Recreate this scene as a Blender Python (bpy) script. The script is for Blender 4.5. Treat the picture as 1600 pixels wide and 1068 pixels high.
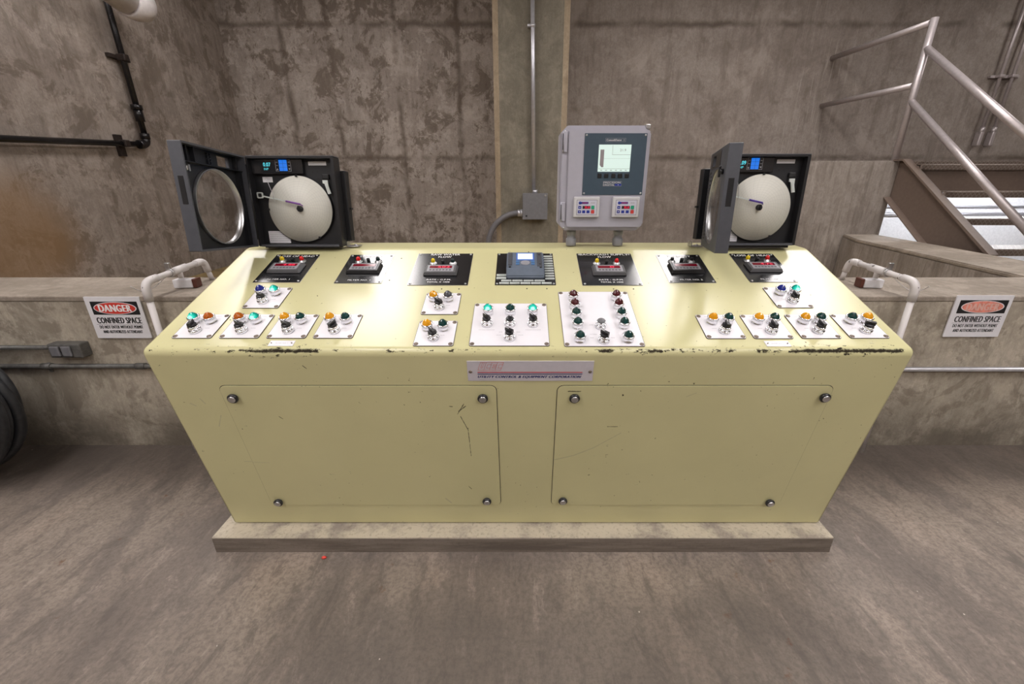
import bpy, bmesh, math, random
from mathutils import Vector, Matrix
random.seed(7)
R = math.radians
scene = bpy.context.scene
COL = scene.collection
for o in list(bpy.data.objects):
    bpy.data.objects.remove(o)

# ------------------------------------------------------------------ camera
cd = bpy.data.cameras.new('camera')
cam = bpy.data.objects.new('camera', cd)
COL.objects.link(cam)
cam.location = (0, 0, 1.4)
cam.rotation_euler = (R(90 - 20.7), 0, 0)
cd.sensor_width = 36.0
cd.lens = 661.0 / 1600.0 * 36.0
cd.shift_x = -15.0 / 1600.0
cd.clip_start = 0.02
scene.camera = cam

# ------------------------------------------------------------------ world, exposure
w = bpy.data.worlds.new('world')
scene.world = w
w.use_nodes = True
w.node_tree.nodes['Background'].inputs[0].default_value = (0.5, 0.5, 0.55, 1)
w.node_tree.nodes['Background'].inputs[1].default_value = 0.3
vs = scene.view_settings
vs.view_transform = 'Standard'
vs.look = 'None'
vs.exposure = 0.0
vs.gamma = 1.0
vs.use_curve_mapping = False
LAMP = 12.6            # emission of the ceiling fixture diffusers
LAMP_COL = (1.0, 0.955, 0.94, 1)


# ------------------------------------------------------------------ shader helpers
class G:
    def __init__(s, name):
        s.m = bpy.data.materials.new(name)
        s.m.use_nodes = True
        s.t = s.m.node_tree
        s.b = s.t.nodes['Principled BSDF']

    def n(s, typ, **kw):
        nd = s.t.nodes.new(typ)
        for k, v in kw.items():
            setattr(nd, k, v)
        return nd

    def put(s, sock, v):
        if v is None:
            return
        if hasattr(v, 'is_output'):
            s.t.links.new(v, sock)
        else:
            if hasattr(sock.default_value, '__len__') and len(sock.default_value) == 4 and len(v) == 3:
                v = (*v, 1)
            sock.default_value = v

    def math(s, op, a, b=None, c=None, clamp=False):
        nd = s.n('ShaderNodeMath', operation=op, use_clamp=clamp)
        s.put(nd.inputs[0], a)
        s.put(nd.inputs[1], b)
        s.put(nd.inputs[2], c)
        return nd.outputs[0]

    def mix(s, f, a, b):
        nd = s.n('ShaderNodeMix', data_type='RGBA')
        s.put(nd.inputs[0], f)
        s.put(nd.inputs[6], a)
        s.put(nd.inputs[7], b)
        return nd.outputs[2]

    def coord(s):
        return s.n('ShaderNodeTexCoord').outputs['Object']

    def mapping(s, scale=(1, 1, 1), rot=(0, 0, 0), loc=(0, 0, 0)):
        nd = s.n('ShaderNodeMapping')
        s.put(nd.inputs[0], s.coord())
        nd.inputs[1].default_value = loc
        nd.inputs[2].default_value = rot
        nd.inputs[3].default_value = scale
        return nd.outputs[0]

    def noise(s, scale, vec=None, detail=5, rough=0.6, dist=0.0):
        nd = s.n('ShaderNodeTexNoise')
        s.put(nd.inputs['Vector'], vec if vec is not None else s.coord())
        nd.inputs['Scale'].default_value = scale
        nd.inputs['Detail'].default_value = detail
        nd.inputs['Roughness'].default_value = rough
        nd.inputs['Distortion'].default_value = dist
        return nd.outputs[0]

    def ramp(s, v, lo, hi, a=0.0, b=1.0):
        nd = s.n('ShaderNodeMapRange')
        nd.interpolation_type = 'SMOOTHSTEP'
        s.put(nd.inputs[0], v)
        nd.inputs[1].default_value = lo
        nd.inputs[2].default_value = hi
        nd.inputs[3].default_value = a
        nd.inputs[4].default_value = b
        return nd.outputs[0]

    def xyz(s, vec=None):
        nd = s.n('ShaderNodeSeparateXYZ')
        s.put(nd.inputs[0], vec if vec is not None else s.coord())
        return nd.outputs

    def bump(s, h, strength=0.3, dist=0.01):
        nd = s.n('ShaderNodeBump')
        nd.inputs['Strength'].default_value = strength
        nd.inputs['Distance'].default_value = dist
        s.put(nd.inputs['Height'], h)
        s.put(s.b.inputs['Normal'], nd.outputs[0])

    def seg(s, p, q, width, jit):
        """mask of a scratch between two points of the X-Z plane"""
        x, _, z = s.xyz()
        dx, dz = q[0] - p[0], q[1] - p[1]
        L2 = dx * dx + dz * dz
        ax = s.math('SUBTRACT', x, p[0])
        az = s.math('SUBTRACT', z, p[1])
        t = s.math('ADD', s.math('MULTIPLY', ax, dx / L2), s.math('MULTIPLY', az, dz / L2), clamp=True)
        ex = s.math('SUBTRACT', ax, s.math('MULTIPLY', t, dx))
        ez = s.math('SUBTRACT', az, s.math('MULTIPLY', t, dz))
        d = s.math('SQRT', s.math('ADD', s.math('MULTIPLY', ex, ex), s.math('MULTIPLY', ez, ez)))
        d = s.math('ADD', d, jit)
        return s.ramp(d, width, width * 0.5)

    def done(s, col=None, rough=0.5, metal=0.0, **kw):
        s.put(s.b.inputs['Base Color'], col)
        s.put(s.b.inputs['Roughness'], rough)
        s.put(s.b.inputs['Metallic'], metal)
        for k, v in kw.items():
            s.put(s.b.inputs[k.replace('_', ' ')], v)
        return s.m


def plain(name, col, rough=0.5, metal=0.0, var=0.06, **kw):
    g = G(name)
    nz = g.noise(35.0, detail=3)
    f = g.ramp(nz, 0.3, 0.7)
    a = tuple(max(0, c * (1 - var)) for c in col)
    b = tuple(min(1, c * (1 + var)) for c in col)
    return g.done(g.mix(f, a, b), rough, metal, **kw)


def glow(name, col, strength, base=(0.02, 0.02, 0.02)):
    g = G(name)
    g.b.inputs['Emission Color'].default_value = (*col, 1)
    g.b.inputs['Emission Strength'].default_value = strength
    return g.done(base, 0.4)


def concrete(name, light, mid, dark, streak=0.5, blot=1.0, joints_z=(), joints_x=(), rough=0.8, splash=None,
             seed=0.0, spots=0.5, bump=0.35, tint=None, only_left=None, small=1.0, drips=None, brushk=1.0):
    g = G(name)
    big = g.noise(0.9, g.mapping(loc=(seed, seed * 2, seed)), 6, 0.6, 0.4)
    med = g.noise(3.2, g.mapping(loc=(seed, seed, 3)), 8, 0.68, 0.6)
    fine = g.noise(26, detail=6, rough=0.7)
    strk = g.noise(2.6, g.mapping(scale=(3.2, 3.2, 0.35), loc=(seed, 0, seed)), 6, 0.65)
    col = g.mix(g.ramp(big, 0.3, 0.7), mid, light)
    if only_left is not None:
        xx, _, _ = g.xyz()
        amt = g.ramp(xx, only_left[0], only_left[1], 0.25, 1.0)
    else:
        amt = 1.0
    K = lambda m, k: g.math('MULTIPLY', g.math('MULTIPLY', m, k), amt)
    col = g.mix(K(g.ramp(med, 0.505, 0.565), 0.85 * blot), col, dark)
    col = g.mix(g.math('MULTIPLY', g.ramp(strk, 0.5, 0.72), streak), col, dark)
    lt = g.noise(4.6, g.mapping(loc=(seed + 9, 2, 5)), 8, 0.72, 0.3)
    col = g.mix(K(g.ramp(lt, 0.52, 0.575), 0.80 * blot), col, tuple(min(1, c * 1.18) for c in light))
    spk = g.noise(14, g.mapping(scale=(1, 1, 0.55), loc=(1, seed, 0)), 7, 0.75)
    col = g.mix(K(g.ramp(spk, 0.57, 0.64), spots), col, tuple(c * 0.75 for c in dark))
    col = g.mix(g.ramp(fine, 0.35, 0.7, 0.0, 0.28 * small), col, tuple(c * 0.6 for c in mid))
    lf = g.noise(22, g.mapping(scale=(1.3, 1.3, 0.6), rot=(0.2, 0.25, 0), loc=(seed, 2, 2)), 5, 0.6, 0.6)
    lfm = g.noise(1.6, g.mapping(loc=(seed, 9, 9)), 3)
    col = g.mix(K(g.math('MULTIPLY', g.ramp(lf, 0.60, 0.64), g.ramp(lfm, 0.40, 0.55)), 0.75 * spots / 0.5), col, dark)
    grain = g.noise(75, g.mapping(scale=(1, 1, 0.6)), 4, 0.8)
    col = g.mix(g.ramp(grain, 0.36, 0.62, 0.0, 0.30 * small), col, tuple(c * 0.62 for c in mid))
    bk = 0.5 if only_left is not None else brushk
    cloud = g.noise(2.4, g.mapping(scale=(1, 1, 0.8), loc=(seed + 3, 1, 8)), 8, 0.7, 0.4)
    col = g.mix(g.ramp(cloud, 0.50, 0.66, 0.0, 0.45), col, tuple(min(1, c * 1.3) for c in light))
    col = g.mix(g.ramp(cloud, 0.46, 0.34, 0.0, 0.40), col, dark)
    brush = g.noise(11, g.mapping(scale=(2.2, 2.2, 0.18), loc=(seed, 7, 1)), 6, 0.75)
    col = g.mix(g.math('MULTIPLY', g.ramp(brush, 0.50, 0.66, 0.0, 0.30), bk), col, dark)
    col = g.mix(g.math('MULTIPLY', g.ramp(brush, 0.46, 0.32, 0.0, 0.22), bk), col, tuple(min(1, c * 1.25) for c in light))
    if drips is not None:
        xd, _, zd = g.xyz()
        dn = g.noise(6.0, g.mapping(scale=(5.0, 1, 0.22), loc=(5, 5, 5)), 6, 0.65, 0.3)
        dm = g.math('MULTIPLY', g.ramp(dn, 0.56, 0.62), g.ramp(g.math('ABSOLUTE', g.math('SUBTRACT', xd, drips[0])), drips[1], drips[1] * 0.3))
        col = g.mix(g.math('MULTIPLY', dm, 0.45), col, (0.42, 0.37, 0.33))
    hsum = fine
    if joints_z or joints_x:
        x, y, z = g.xyz()
        jit = g.math('MULTIPLY', g.math('SUBTRACT', g.noise(5, detail=6), 0.5), 0.10)
        wid = g.noise(2.0, g.mapping(loc=(3, 3, 3)), 4)
        tot = None
        for axis, vals in ((z, joints_z), (x, joints_x)):
            for v in vals:
                d = g.math('ABSOLUTE', g.math('ADD', g.math('SUBTRACT', axis, v), jit))
                a = g.math('MULTIPLY', g.ramp(d, 0.06, 0.0), g.ramp(wid, 0.3, 0.6))
                d2 = g.math('ABSOLUTE', g.math('SUBTRACT', axis, v))
                a = g.math('MAXIMUM', g.math('MULTIPLY', a, 0.8), g.math('MULTIPLY', g.ramp(d2, 0.010, 0.003, 0, 0.5), g.ramp(wid, 0.4, 0.6)))
                tot = a if tot is None else g.math('MAXIMUM', tot, a)
        col = g.mix(tot, col, tuple(c * 0.75 for c in dark))
        hsum = g.math('SUBTRACT', hsum, tot)
    if tint is not None:
        # rusty / ochre stain: centre, radius, colour
        c, rad, tc = tint
        vd = g.n('ShaderNodeVectorMath', operation='DISTANCE')
        g.put(vd.inputs[0], g.coord())
        vd.inputs[1].default_value = c
        d = g.math('ADD', vd.outputs['Value'], g.math('MULTIPLY', med, -0.5 * rad))
        col = g.mix(g.ramp(d, rad, rad * 0.2, 0, 0.6), col, tc)
    if splash is not None:
        x, y, z = g.xyz()
        z0, z1, amt = splash
        m = g.math('MULTIPLY', g.ramp(z, z1, z0), g.ramp(g.noise(3, detail=7, rough=0.7), 0.25, 0.6))
        col = g.mix(g.math('MULTIPLY', m, amt), col, tuple(c * 0.55 for c in dark))
    g.bump(g.math('ADD', g.math('MULTIPLY', hsum, 0.5), med), bump, 0.012)
    return g.done(col, rough)


def yellow_paint(name='cream_yellow_paint', base=(0.64, 0.605, 0.335), edge=True):
    g = G(name)
    x, y, z = g.xyz()
    n1 = g.noise(2.0, detail=4)
    col = g.mix(g.ramp(n1, 0.3, 0.7), tuple(c * 0.96 for c in base), tuple(min(1, c * 1.03) for c in base))
    # grime specks all over
    sp = g.noise(70, g.mapping(scale=(1, 1, 1.0)), 4, 0.6)
    low = g.noise(2.7, g.mapping(loc=(4, 4, 4)), 3)
    m = g.math('MULTIPLY', g.ramp(sp, 0.70, 0.72), g.ramp(low, 0.40, 0.55))
    jit = g.math('MULTIPLY', g.math('SUBTRACT', g.noise(60, detail=4, rough=0.7), 0.5), 0.012)
    if edge:
        # worn paint along the front nose
        dz = g.math('ABSOLUTE', g.math('SUBTRACT', z, 0.904))
        dy = g.math('ABSOLUTE', g.math('SUBTRACT', y, 1.232))
        d = g.math('MAXIMUM', dz, g.math('MULTIPLY', dy, 0.9))
        dj = g.math('ADD', d, g.math('MULTIPLY', jit, 1.2))
        along = g.noise(2.2, g.mapping(scale=(1, 0.02, 0.02), loc=(2.3, 0, 0)), 3)
        fine = g.noise(55, g.mapping(scale=(0.45, 1, 1)), 5, 0.75)
        r1 = g.ramp(g.math('ABSOLUTE', g.math('SUBTRACT', x, 1.02)), 0.19, 0.14)
        r2 = g.ramp(g.math('ABSOLUTE', g.math('SUBTRACT', x, -0.77)), 0.17, 0.05)
        r3 = g.ramp(g.math('ABSOLUTE', g.math('SUBTRACT', x, 0.62)), 0.5, 0.1, 0, 0.30)
        heavy = g.math('MAXIMUM', g.math('MAXIMUM', r1, r2), r3)
        band = g.ramp(dj, 0.0085, 0.0025)
        thr = g.math('ADD', g.math('MULTIPLY', heavy, 0.26), g.math('MULTIPLY', along, 0.30))
        chip = g.ramp(g.math('ADD', fine, thr), 0.72, 0.735)
        m = g.math('MAXIMUM', m, g.math('MULTIPLY', band, chip))
        band2 = g.ramp(dj, 0.035, 0.01)
        chip2 = g.ramp(g.math('ADD', g.noise(90, g.mapping(scale=(0.5, 1, 1)), 4, 0.7), g.math('MULTIPLY', heavy, 0.06)), 0.655, 0.68)
        m = g.math('MAXIMUM', m, g.math('MULTIPLY', band2, chip2))
        # worn left edge of the front face
        dl = g.math('ABSOLUTE', g.math('ADD', x, 1.196))
        m = g.math('MAXIMUM', m, g.math('MULTIPLY', g.ramp(dl, 0.02, 0.004), g.ramp(fine, 0.6, 0.64)))
    for p, q, wd in SCR:
        m = g.math('MAXIMUM', m, g.math('MULTIPLY', g.seg(p, q, wd * 1.5, g.math('MULTIPLY', jit, 0.5)), 0.85))
    for p, q, wd in FAINT:
        m = g.math('MAXIMUM', m, g.math('MULTIPLY', g.seg(p, q, wd * 2.0, g.math('MULTIPLY', jit, 0.4)), 0.28))
    col = g.mix(m, col, (0.035, 0.028, 0.02))
    g.bump(g.math('SUBTRACT', g.math('MULTIPLY', g.noise(160, detail=2), 0.15), m), 0.12, 0.002)
    rough = g.math('ADD', g.ramp(n1, 0.3, 0.7, 0.21, 0.25), g.math('MULTIPLY', m, 0.6))
    g.put(g.b.inputs['Specular IOR Level'], g.math('SUBTRACT', 0.5, g.math('MULTIPLY', m, 0.45)))
    return g.done(col, rough)


# scratches: (x, z) points on the front face
SCR = [((-0.215, 0.668), (-0.190, 0.690), 0.0016), ((-0.195, 0.70), (-0.22, 0.655), 0.0012), ((-0.21, 0.645), (-0.188, 0.585), 0.0012),
       ((-0.188, 0.585), (-0.185, 0.46), 0.0008), ((-0.835, 0.645), (-0.825, 0.635), 0.0016), ((-0.245, 0.69), (-0.235, 0.688), 0.0015),
       ((0.155, 0.752), (0.195, 0.752), 0.0016), ((-0.205, 0.30), (-0.195, 0.285), 0.0012), ((-0.700, 0.852), (-0.690, 0.84), 0.001),
       ((0.30, 0.60), (0.335, 0.60), 0.0012), ((1.0, 0.885), (1.15, 0.882), 0.0)]
FAINT = [((0.12, 0.44), (0.19, 0.462), 0.0013), ((0.19, 0.462), (0.26, 0.50), 0.0013), ((0.26, 0.50), (0.35, 0.57), 0.0010), ((-1.03, 0.43), (-0.94, 0.425), 0.0009),
         ((-1.06, 0.60), (-1.035, 0.65), 0.0009), ((-1.08, 0.72), (-1.07, 0.70), 0.0016), ((-1.12, 0.70), (-1.105, 0.69), 0.0016),
         ((-0.30, 0.23), (-0.28, 0.205), 0.002), ((0.55, 0.73), (0.58, 0.745), 0.0009)]
SCR = SCR[:-1]


# ------------------------------------------------------------------ mesh helpers
def bmn():
    return bmesh.new()


def box(bm, x0, x1, y0, y1, z0, z1, bev=0.0, seg=2, M=None):
    r = bmesh.ops.create_cube(bm, size=1.0)
    vs_ = r['verts']
    for v in vs_:
        v.co = Vector(((v.co.x + .5) * (x1 - x0) + x0, (v.co.y + .5) * (y1 - y0) + y0, (v.co.z + .5) * (z1 - z0) + z0))
    if bev > 0:
        es = list({e for v in vs_ for e in v.link_edges})
        rr = bmesh.ops.bevel(bm, geom=es, offset=bev, segments=seg, profile=0.5, affect='EDGES')
        vs_ = list({v for f in rr['faces'] for v in f.verts} | {v for v in vs_ if v.is_valid})
    if M is not None:
        allv = set(vs_)
        for v in list(allv):
            if v.is_valid:
                for f in v.link_faces:
                    allv |= set(f.verts)
        for v in allv:
            v.co = M @ v.co
    return bm


def cyl(bm, p, q, r0, r1=None, n=20, cap=True):
    p, q = Vector(p), Vector(q)
    r1 = r0 if r1 is None else r1
    d = (q - p)
    rot = d.to_track_quat('Z', 'Y').to_matrix().to_4x4()
    A, B = [], []
    for i in range(n):
        a = 2 * math.pi * i / n
        c = Vector((math.cos(a), math.sin(a), 0))
        A.append(bm.verts.new(p + (rot @ (c * r0))))
        B.append(bm.verts.new(q + (rot @ (c * r1))))
    for i in range(n):
        f = bm.faces.new((A[i], A[(i + 1) % n], B[(i + 1) % n], B[i]))
        f.smooth = True
    if cap:
        bm.faces.new(list(reversed(A)))
        bm.faces.new(B)
    return bm


def lathe(bm, prof, n=24, origin=(0, 0, 0), smooth=True, phase=0.0):
    """profile of (radius, z) about local Z"""
    o = Vector(origin)
    rings = []
    for r, z in prof:
        if r < 1e-6:
            rings.append([bm.verts.new(o + Vector((0, 0, z)))])
        else:
            rings.append([bm.verts.new(o + Vector((r * math.cos(2 * math.pi * i / n + phase), r * math.sin(2 * math.pi * i / n + phase), z))) for i in range(n)])
    for a, b in zip(rings, rings[1:]):
        for i in range(n):
            j = (i + 1) % n
            if len(a) == 1 and len(b) == 1:
                continue
            if len(a) == 1:
                f = bm.faces.new((a[0], b[j], b[i])) if False else bm.faces.new((a[0], b[i], b[j]))
            elif len(b) == 1:
                f = bm.faces.new((a[i], a[j], b[0]))
            else:
                f = bm.faces.new((a[i], a[j], b[j], b[i]))
            f.smooth = smooth
    return bm


def tube(bm, pts, r, n=14, closed=False):
    pts = [Vector(p) for p in pts]
    N = len(pts)
    rings = []
    up = None
    for i, p in enumerate(pts):
        if closed:
            t = pts[(i + 1) % N] - pts[i - 1]
        else:
            t = pts[min(i + 1, N - 1)] - pts[max(i - 1, 0)]
        t.normalize()
        if up is None:
            up = Vector((0, 0, 1)) if abs(t.z) < 0.9 else Vector((0, 1, 0))
        sd = t.cross(up)
        if sd.length < 1e-6:
            sd = Vector((1, 0, 0))
        sd.normalize()
        up = sd.cross(t).normalized()
        rings.append([bm.verts.new(p + r * (math.cos(2 * math.pi * k / n) * sd + math.sin(2 * math.pi * k / n) * up)) for k in range(n)])
    pairs = list(zip(rings, rings[1:])) + ([(rings[-1], rings[0])] if closed else [])
    for a, b in pairs:
        for k in range(n):
            f = bm.faces.new((a[k], b[k], b[(k + 1) % n], a[(k + 1) % n]))
            f.smooth = True
    if not closed:
        bm.faces.new(rings[0])
        bm.faces.new(list(reversed(rings[-1])))
    return bm


def arc(p0, corner, p1, r, n=8):
    """rounded corner path: points from near p0 to near p1 with fillet of radius r"""
    p0, c, p1 = Vector(p0), Vector(corner), Vector(p1)
    a = (p0 - c).normalized()
    b = (p1 - c).normalized()
    A = c + a * r
    B = c + b * r
    out = []
    for i in range(n + 1):
        t = i / n
        out.append((1 - t) ** 2 * A + 2 * t * (1 - t) * c + t * t * B)
    return out


def prism(bm, poly, axis, a, b):
    """poly of 2-D points extruded along axis ('x': (y,z), 'y': (x,z), 'z': (x,y))"""
    def P(u, v, w):
        return {'x': (w, u, v), 'y': (u, w, v), 'z': (u, v, w)}[axis]
    A = [bm.verts.new(P(u, v, a)) for u, v in poly]
    B = [bm.verts.new(P(u, v, b)) for u, v in poly]
    n = len(poly)
    bm.faces.new(A)
    bm.faces.new(list(reversed(B)))
    for i in range(n):
        bm.faces.new((A[i], B[i], B[(i + 1) % n], A[(i + 1) % n]))
    bmesh.ops.recalc_face_normals(bm, faces=bm.faces)
    return bm


def rrect(x0, x1, y0, y1, r, n=5):
    out = []
    for cx, cy, a0 in ((x1 - r, y1 - r, 0), (x0 + r, y1 - r, 90), (x0 + r, y0 + r, 180), (x1 - r, y0 + r, 270)):
        for i in range(n + 1):
            a = R(a0 + 90 * i / n)
            out.append((cx + r * math.cos(a), cy + r * math.sin(a)))
    return out


def circ(cx, cy, r, n=40):
    return [(cx + r * math.cos(2 * math.pi * i / n), cy + r * math.sin(2 * math.pi * i / n)) for i in range(n)]


def holed(loops, z0, z1):
    """filled 2-D outline with holes, extruded z0..z1 -> mesh data"""
    cu = bpy.data.curves.new('outline', 'CURVE')
    cu.dimensions = '2D'
    cu.fill_mode = 'BOTH'
    for lp in loops:
        sp = cu.splines.new('POLY')
        sp.points.add(len(lp) - 1)
        for i, (x, y) in enumerate(lp):
            sp.points[i].co = (x, y, 0, 1)
        sp.use_cyclic_u = True
    cu.extrude = abs(z1 - z0) / 2
    ob = bpy.data.objects.new('outline', cu)
    COL.objects.link(ob)
    me = bpy.data.meshes.new_from_object(ob.evaluated_get(bpy.context.evaluated_depsgraph_get()))
    bpy.data.objects.remove(ob)
    me.transform(Matrix.Translation((0, 0, (z0 + z1) / 2)))
    return me


def part(name, data, mat, parent=None, loc=None, rot=None, smooth=None):
    if isinstance(data, bmesh.types.BMesh):
        me = bpy.data.meshes.new(name)
        bmesh.ops.recalc_face_normals(data, faces=data.faces)
        data.to_mesh(me)
        data.free()
    else:
        me = data
        me.name = name
    o = bpy.data.objects.new(name, me)
    COL.objects.link(o)
    me.materials.clear()
    me.materials.append(mat)
    if parent is not None:
        o.parent = parent
    if loc is not None:
        o.location = loc
    if rot is not None:
        o.rotation_euler = rot
    if smooth:
        for p in me.polygons:
            p.use_smooth = True
    return o


def thing(name, label, cat, loc=(0, 0, 0), rot=(0, 0, 0), group=None):
    o = bpy.data.objects.new(name, None)
    o.empty_display_size = 0.05
    COL.objects.link(o)
    o.location = loc
    o.rotation_euler = rot
    o['label'] = label
    o['category'] = cat
    if group:
        o['group'] = group
    return o


def tag(o, label, cat, group=None):
    o['label'] = label
    o['category'] = cat
    if group:
        o['group'] = group
    return o


def struct(name, data, mat):
    o = part(name, data, mat)
    o['kind'] = 'structure'
    return o


def lettering(parent, body, cx, cy, w, h, z, mat, bold=0.0, shear=0.0, depth=0.0004, name='lettering', loc=None):
    cu = bpy.data.curves.new('lettering', 'FONT')
    cu.body = body
    cu.size = 1.0
    cu.align_x = 'CENTER'
    cu.resolution_u = 3
    cu.space_character = 1.0 + bold * 3.0
    ob = bpy.data.objects.new('lettering', cu)
    COL.objects.link(ob)
    me = bpy.data.meshes.new_from_object(ob.evaluated_get(bpy.context.evaluated_depsgraph_get()))
    bpy.data.objects.remove(ob)
    xs = [v.co.x for v in me.vertices]
    ys = [v.co.y for v in me.vertices]
    sx = w / (max(xs) - min(xs))
    sy = h / (max(ys) - min(ys))
    mx, my = (max(xs) + min(xs)) / 2, (max(ys) + min(ys)) / 2
    for v in me.vertices:
        v.co = Vector(((v.co.x - mx) * sx + cx + shear * (v.co.y - my) * sy, (v.co.y - my) * sy + cy, z))
    if bold:
        bm = bmn()
        k = bold * h * 2.0
        for i, dx_ in enumerate((-k, -k / 2, 0, k / 2, k)):
            t_ = me.copy()
            t_.transform(Matrix.Translation((dx_, 0, 0.000004 * i)))
            bm.from_mesh(t_)
            bpy.data.meshes.remove(t_)
        bm.to_mesh(me)
        bm.free()
    return part(name, me, mat, parent)


# ------------------------------------------------------------------ materials
M = {}
M['wall_back'] = concrete('stained_board_formed_concrete', (0.345, 0.298, 0.264), (0.258, 0.216, 0.186), (0.112, 0.082, 0.059), only_left=(0.7, -0.4),
                          joints_z=(3.185, 1.698), joints_x=(-2.95, -2.36, -1.55, -0.79), drips=(3.75, 0.55), streak=0.45, seed=1.3, spots=0.55)
M['wall_left'] = concrete('streaked_side_wall_concrete', (0.325, 0.275, 0.240), (0.240, 0.200, 0.170), (0.130, 0.098, 0.073),
                          streak=0.6, blot=0.85, seed=4.1, spots=0.35, tint=((-3.67, 3.13, 1.02), 0.50, (0.26, 0.145, 0.055)))
M['pilaster'] = concrete('greenish_smooth_concrete', (0.255, 0.228, 0.178), (0.200, 0.178, 0.135), (0.135, 0.117, 0.088),
                         streak=0.35, blot=0.5, seed=2.0, spots=0.2)
M['strip'] = concrete('tan_chamfer_concrete', (0.42, 0.335, 0.235), (0.36, 0.28, 0.19), (0.23, 0.17, 0.11), streak=0.3, blot=0.4, spots=0.1)
M['curb'] = concrete('low_wall_concrete', (0.48, 0.425, 0.345), (0.375, 0.325, 0.258), (0.195, 0.162, 0.124),
                     streak=0.45, blot=0.8, seed=5.0, spots=0.3, splash=(0.04, 0.34, 0.85))
M['ledge'] = concrete('worn_ledge_concrete', (0.37, 0.315, 0.262), (0.28, 0.235, 0.190), (0.17, 0.138, 0.108), streak=0.2, blot=0.5, seed=7.0, spots=0.2)
M['block'] = concrete('landing_block_concrete', (0.36, 0.315, 0.28), (0.27, 0.232, 0.20), (0.165, 0.135, 0.112), streak=0.8, blot=0.3, seed=8.0, spots=0.2, brushk=2.2)
M['channel'] = concrete('wet_ochre_channel_floor', (0.36, 0.26, 0.11), (0.26, 0.18, 0.07), (0.12, 0.08, 0.03), streak=0.2, rough=0.35)
def pad_mat():
    g = G('pad_concrete_with_paint_overspray')
    x, y, z = g.xyz()
    n = g.noise(6, detail=7, rough=0.7)
    st = g.noise(9, g.mapping(scale=(0.25, 1, 2.5)), 6, 0.7)
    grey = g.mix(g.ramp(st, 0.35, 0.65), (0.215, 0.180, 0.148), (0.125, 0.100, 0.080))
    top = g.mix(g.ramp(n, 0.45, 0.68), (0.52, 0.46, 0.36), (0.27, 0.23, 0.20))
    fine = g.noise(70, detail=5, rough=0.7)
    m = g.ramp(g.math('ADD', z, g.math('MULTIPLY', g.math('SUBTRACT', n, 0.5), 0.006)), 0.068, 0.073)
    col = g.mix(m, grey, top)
    col = g.mix(g.ramp(fine, 0.5, 0.7, 0, 0.4), col, (0.10, 0.08, 0.065))
    g.bump(fine, 0.3, 0.003)
    return g.done(col, 0.75)


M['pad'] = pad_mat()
M['white_wall'] = plain('white_painted_wall', (0.8, 0.8, 0.82), 0.6)


def floor_mat():
    g = G('trowelled_floor_concrete')
    mp = g.mapping(rot=(0, 0, R(8)), scale=(1.5, 0.75, 1))
    a = g.noise(1.7, mp, 7, 0.62, 0.5)
    b = g.noise(8.5, g.mapping(rot=(0, 0, R(10)), scale=(1.7, 0.6, 1)), 9, 0.78, 0.5)
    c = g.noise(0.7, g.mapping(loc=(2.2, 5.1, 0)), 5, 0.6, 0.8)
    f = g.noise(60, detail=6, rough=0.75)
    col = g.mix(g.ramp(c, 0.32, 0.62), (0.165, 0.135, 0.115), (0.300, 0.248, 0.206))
    col = g.mix(g.math('MULTIPLY', g.ramp(a, 0.50, 0.60), 0.55), col, (0.140, 0.118, 0.105))
    col = g.mix(g.math('MULTIPLY', g.ramp(a, 0.44, 0.34), 0.55), col, (0.385, 0.305, 0.25))
    col = g.mix(g.math('MULTIPLY', g.ramp(b, 0.5, 0.62), 0.55), col, (0.105, 0.087, 0.076))
    col = g.mix(g.math('MULTIPLY', g.ramp(b, 0.46, 0.36), 0.45), col, (0.42, 0.345, 0.295))
    col = g.mix(g.ramp(f, 0.42, 0.62, 0, 0.5), col, (0.11, 0.09, 0.078))
    x, y, z = g.xyz()
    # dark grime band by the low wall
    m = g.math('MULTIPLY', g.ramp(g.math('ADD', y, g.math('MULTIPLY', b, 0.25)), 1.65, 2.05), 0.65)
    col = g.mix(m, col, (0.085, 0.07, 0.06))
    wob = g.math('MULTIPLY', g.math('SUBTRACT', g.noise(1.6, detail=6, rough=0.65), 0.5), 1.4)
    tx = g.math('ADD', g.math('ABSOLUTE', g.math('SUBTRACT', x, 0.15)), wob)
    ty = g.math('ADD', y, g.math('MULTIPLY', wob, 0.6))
    dark_mid = g.math('MULTIPLY', g.ramp(tx, 0.95, 0.45), g.ramp(ty, 1.15, 0.95))  # darker patch at front centre, edge broken by noise
    col = g.mix(g.math('MULTIPLY', dark_mid, 0.42), col, (0.110, 0.096, 0.086))
    # rust spots, white crumbs
    r_ = g.noise(9, g.mapping(loc=(7, 1, 0)), 5, 0.65)
    rm = g.noise(1.1, g.mapping(loc=(0.3, 2.0, 0)), 2)
    col = g.mix(g.math('MULTIPLY', g.math('MULTIPLY', g.ramp(r_, 0.64, 0.72), g.ramp(rm, 0.5, 0.6)), 0.8), col, (0.14, 0.06, 0.025))
    vo = g.n('ShaderNodeTexVoronoi')
    vo.inputs['Scale'].default_value = 16
    g.put(vo.inputs['Vector'], g.coord())
    wn = g.n('ShaderNodeTexWhiteNoise')
    g.put(wn.inputs['Vector'], vo.outputs['Position'])
    cr = g.math('MULTIPLY', g.ramp(vo.outputs['Distance'], 0.055, 0.03), g.math('GREATER_THAN', wn.outputs['Value'], 0.93))
    col = g.mix(cr, col, (0.62, 0.56, 0.5))
    g.bump(g.math('ADD', b, g.math('MULTIPLY', f, 0.4)), 0.25, 0.006)
    return g.done(col, g.ramp(a, 0.3, 0.7, 0.42, 0.62))


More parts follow.
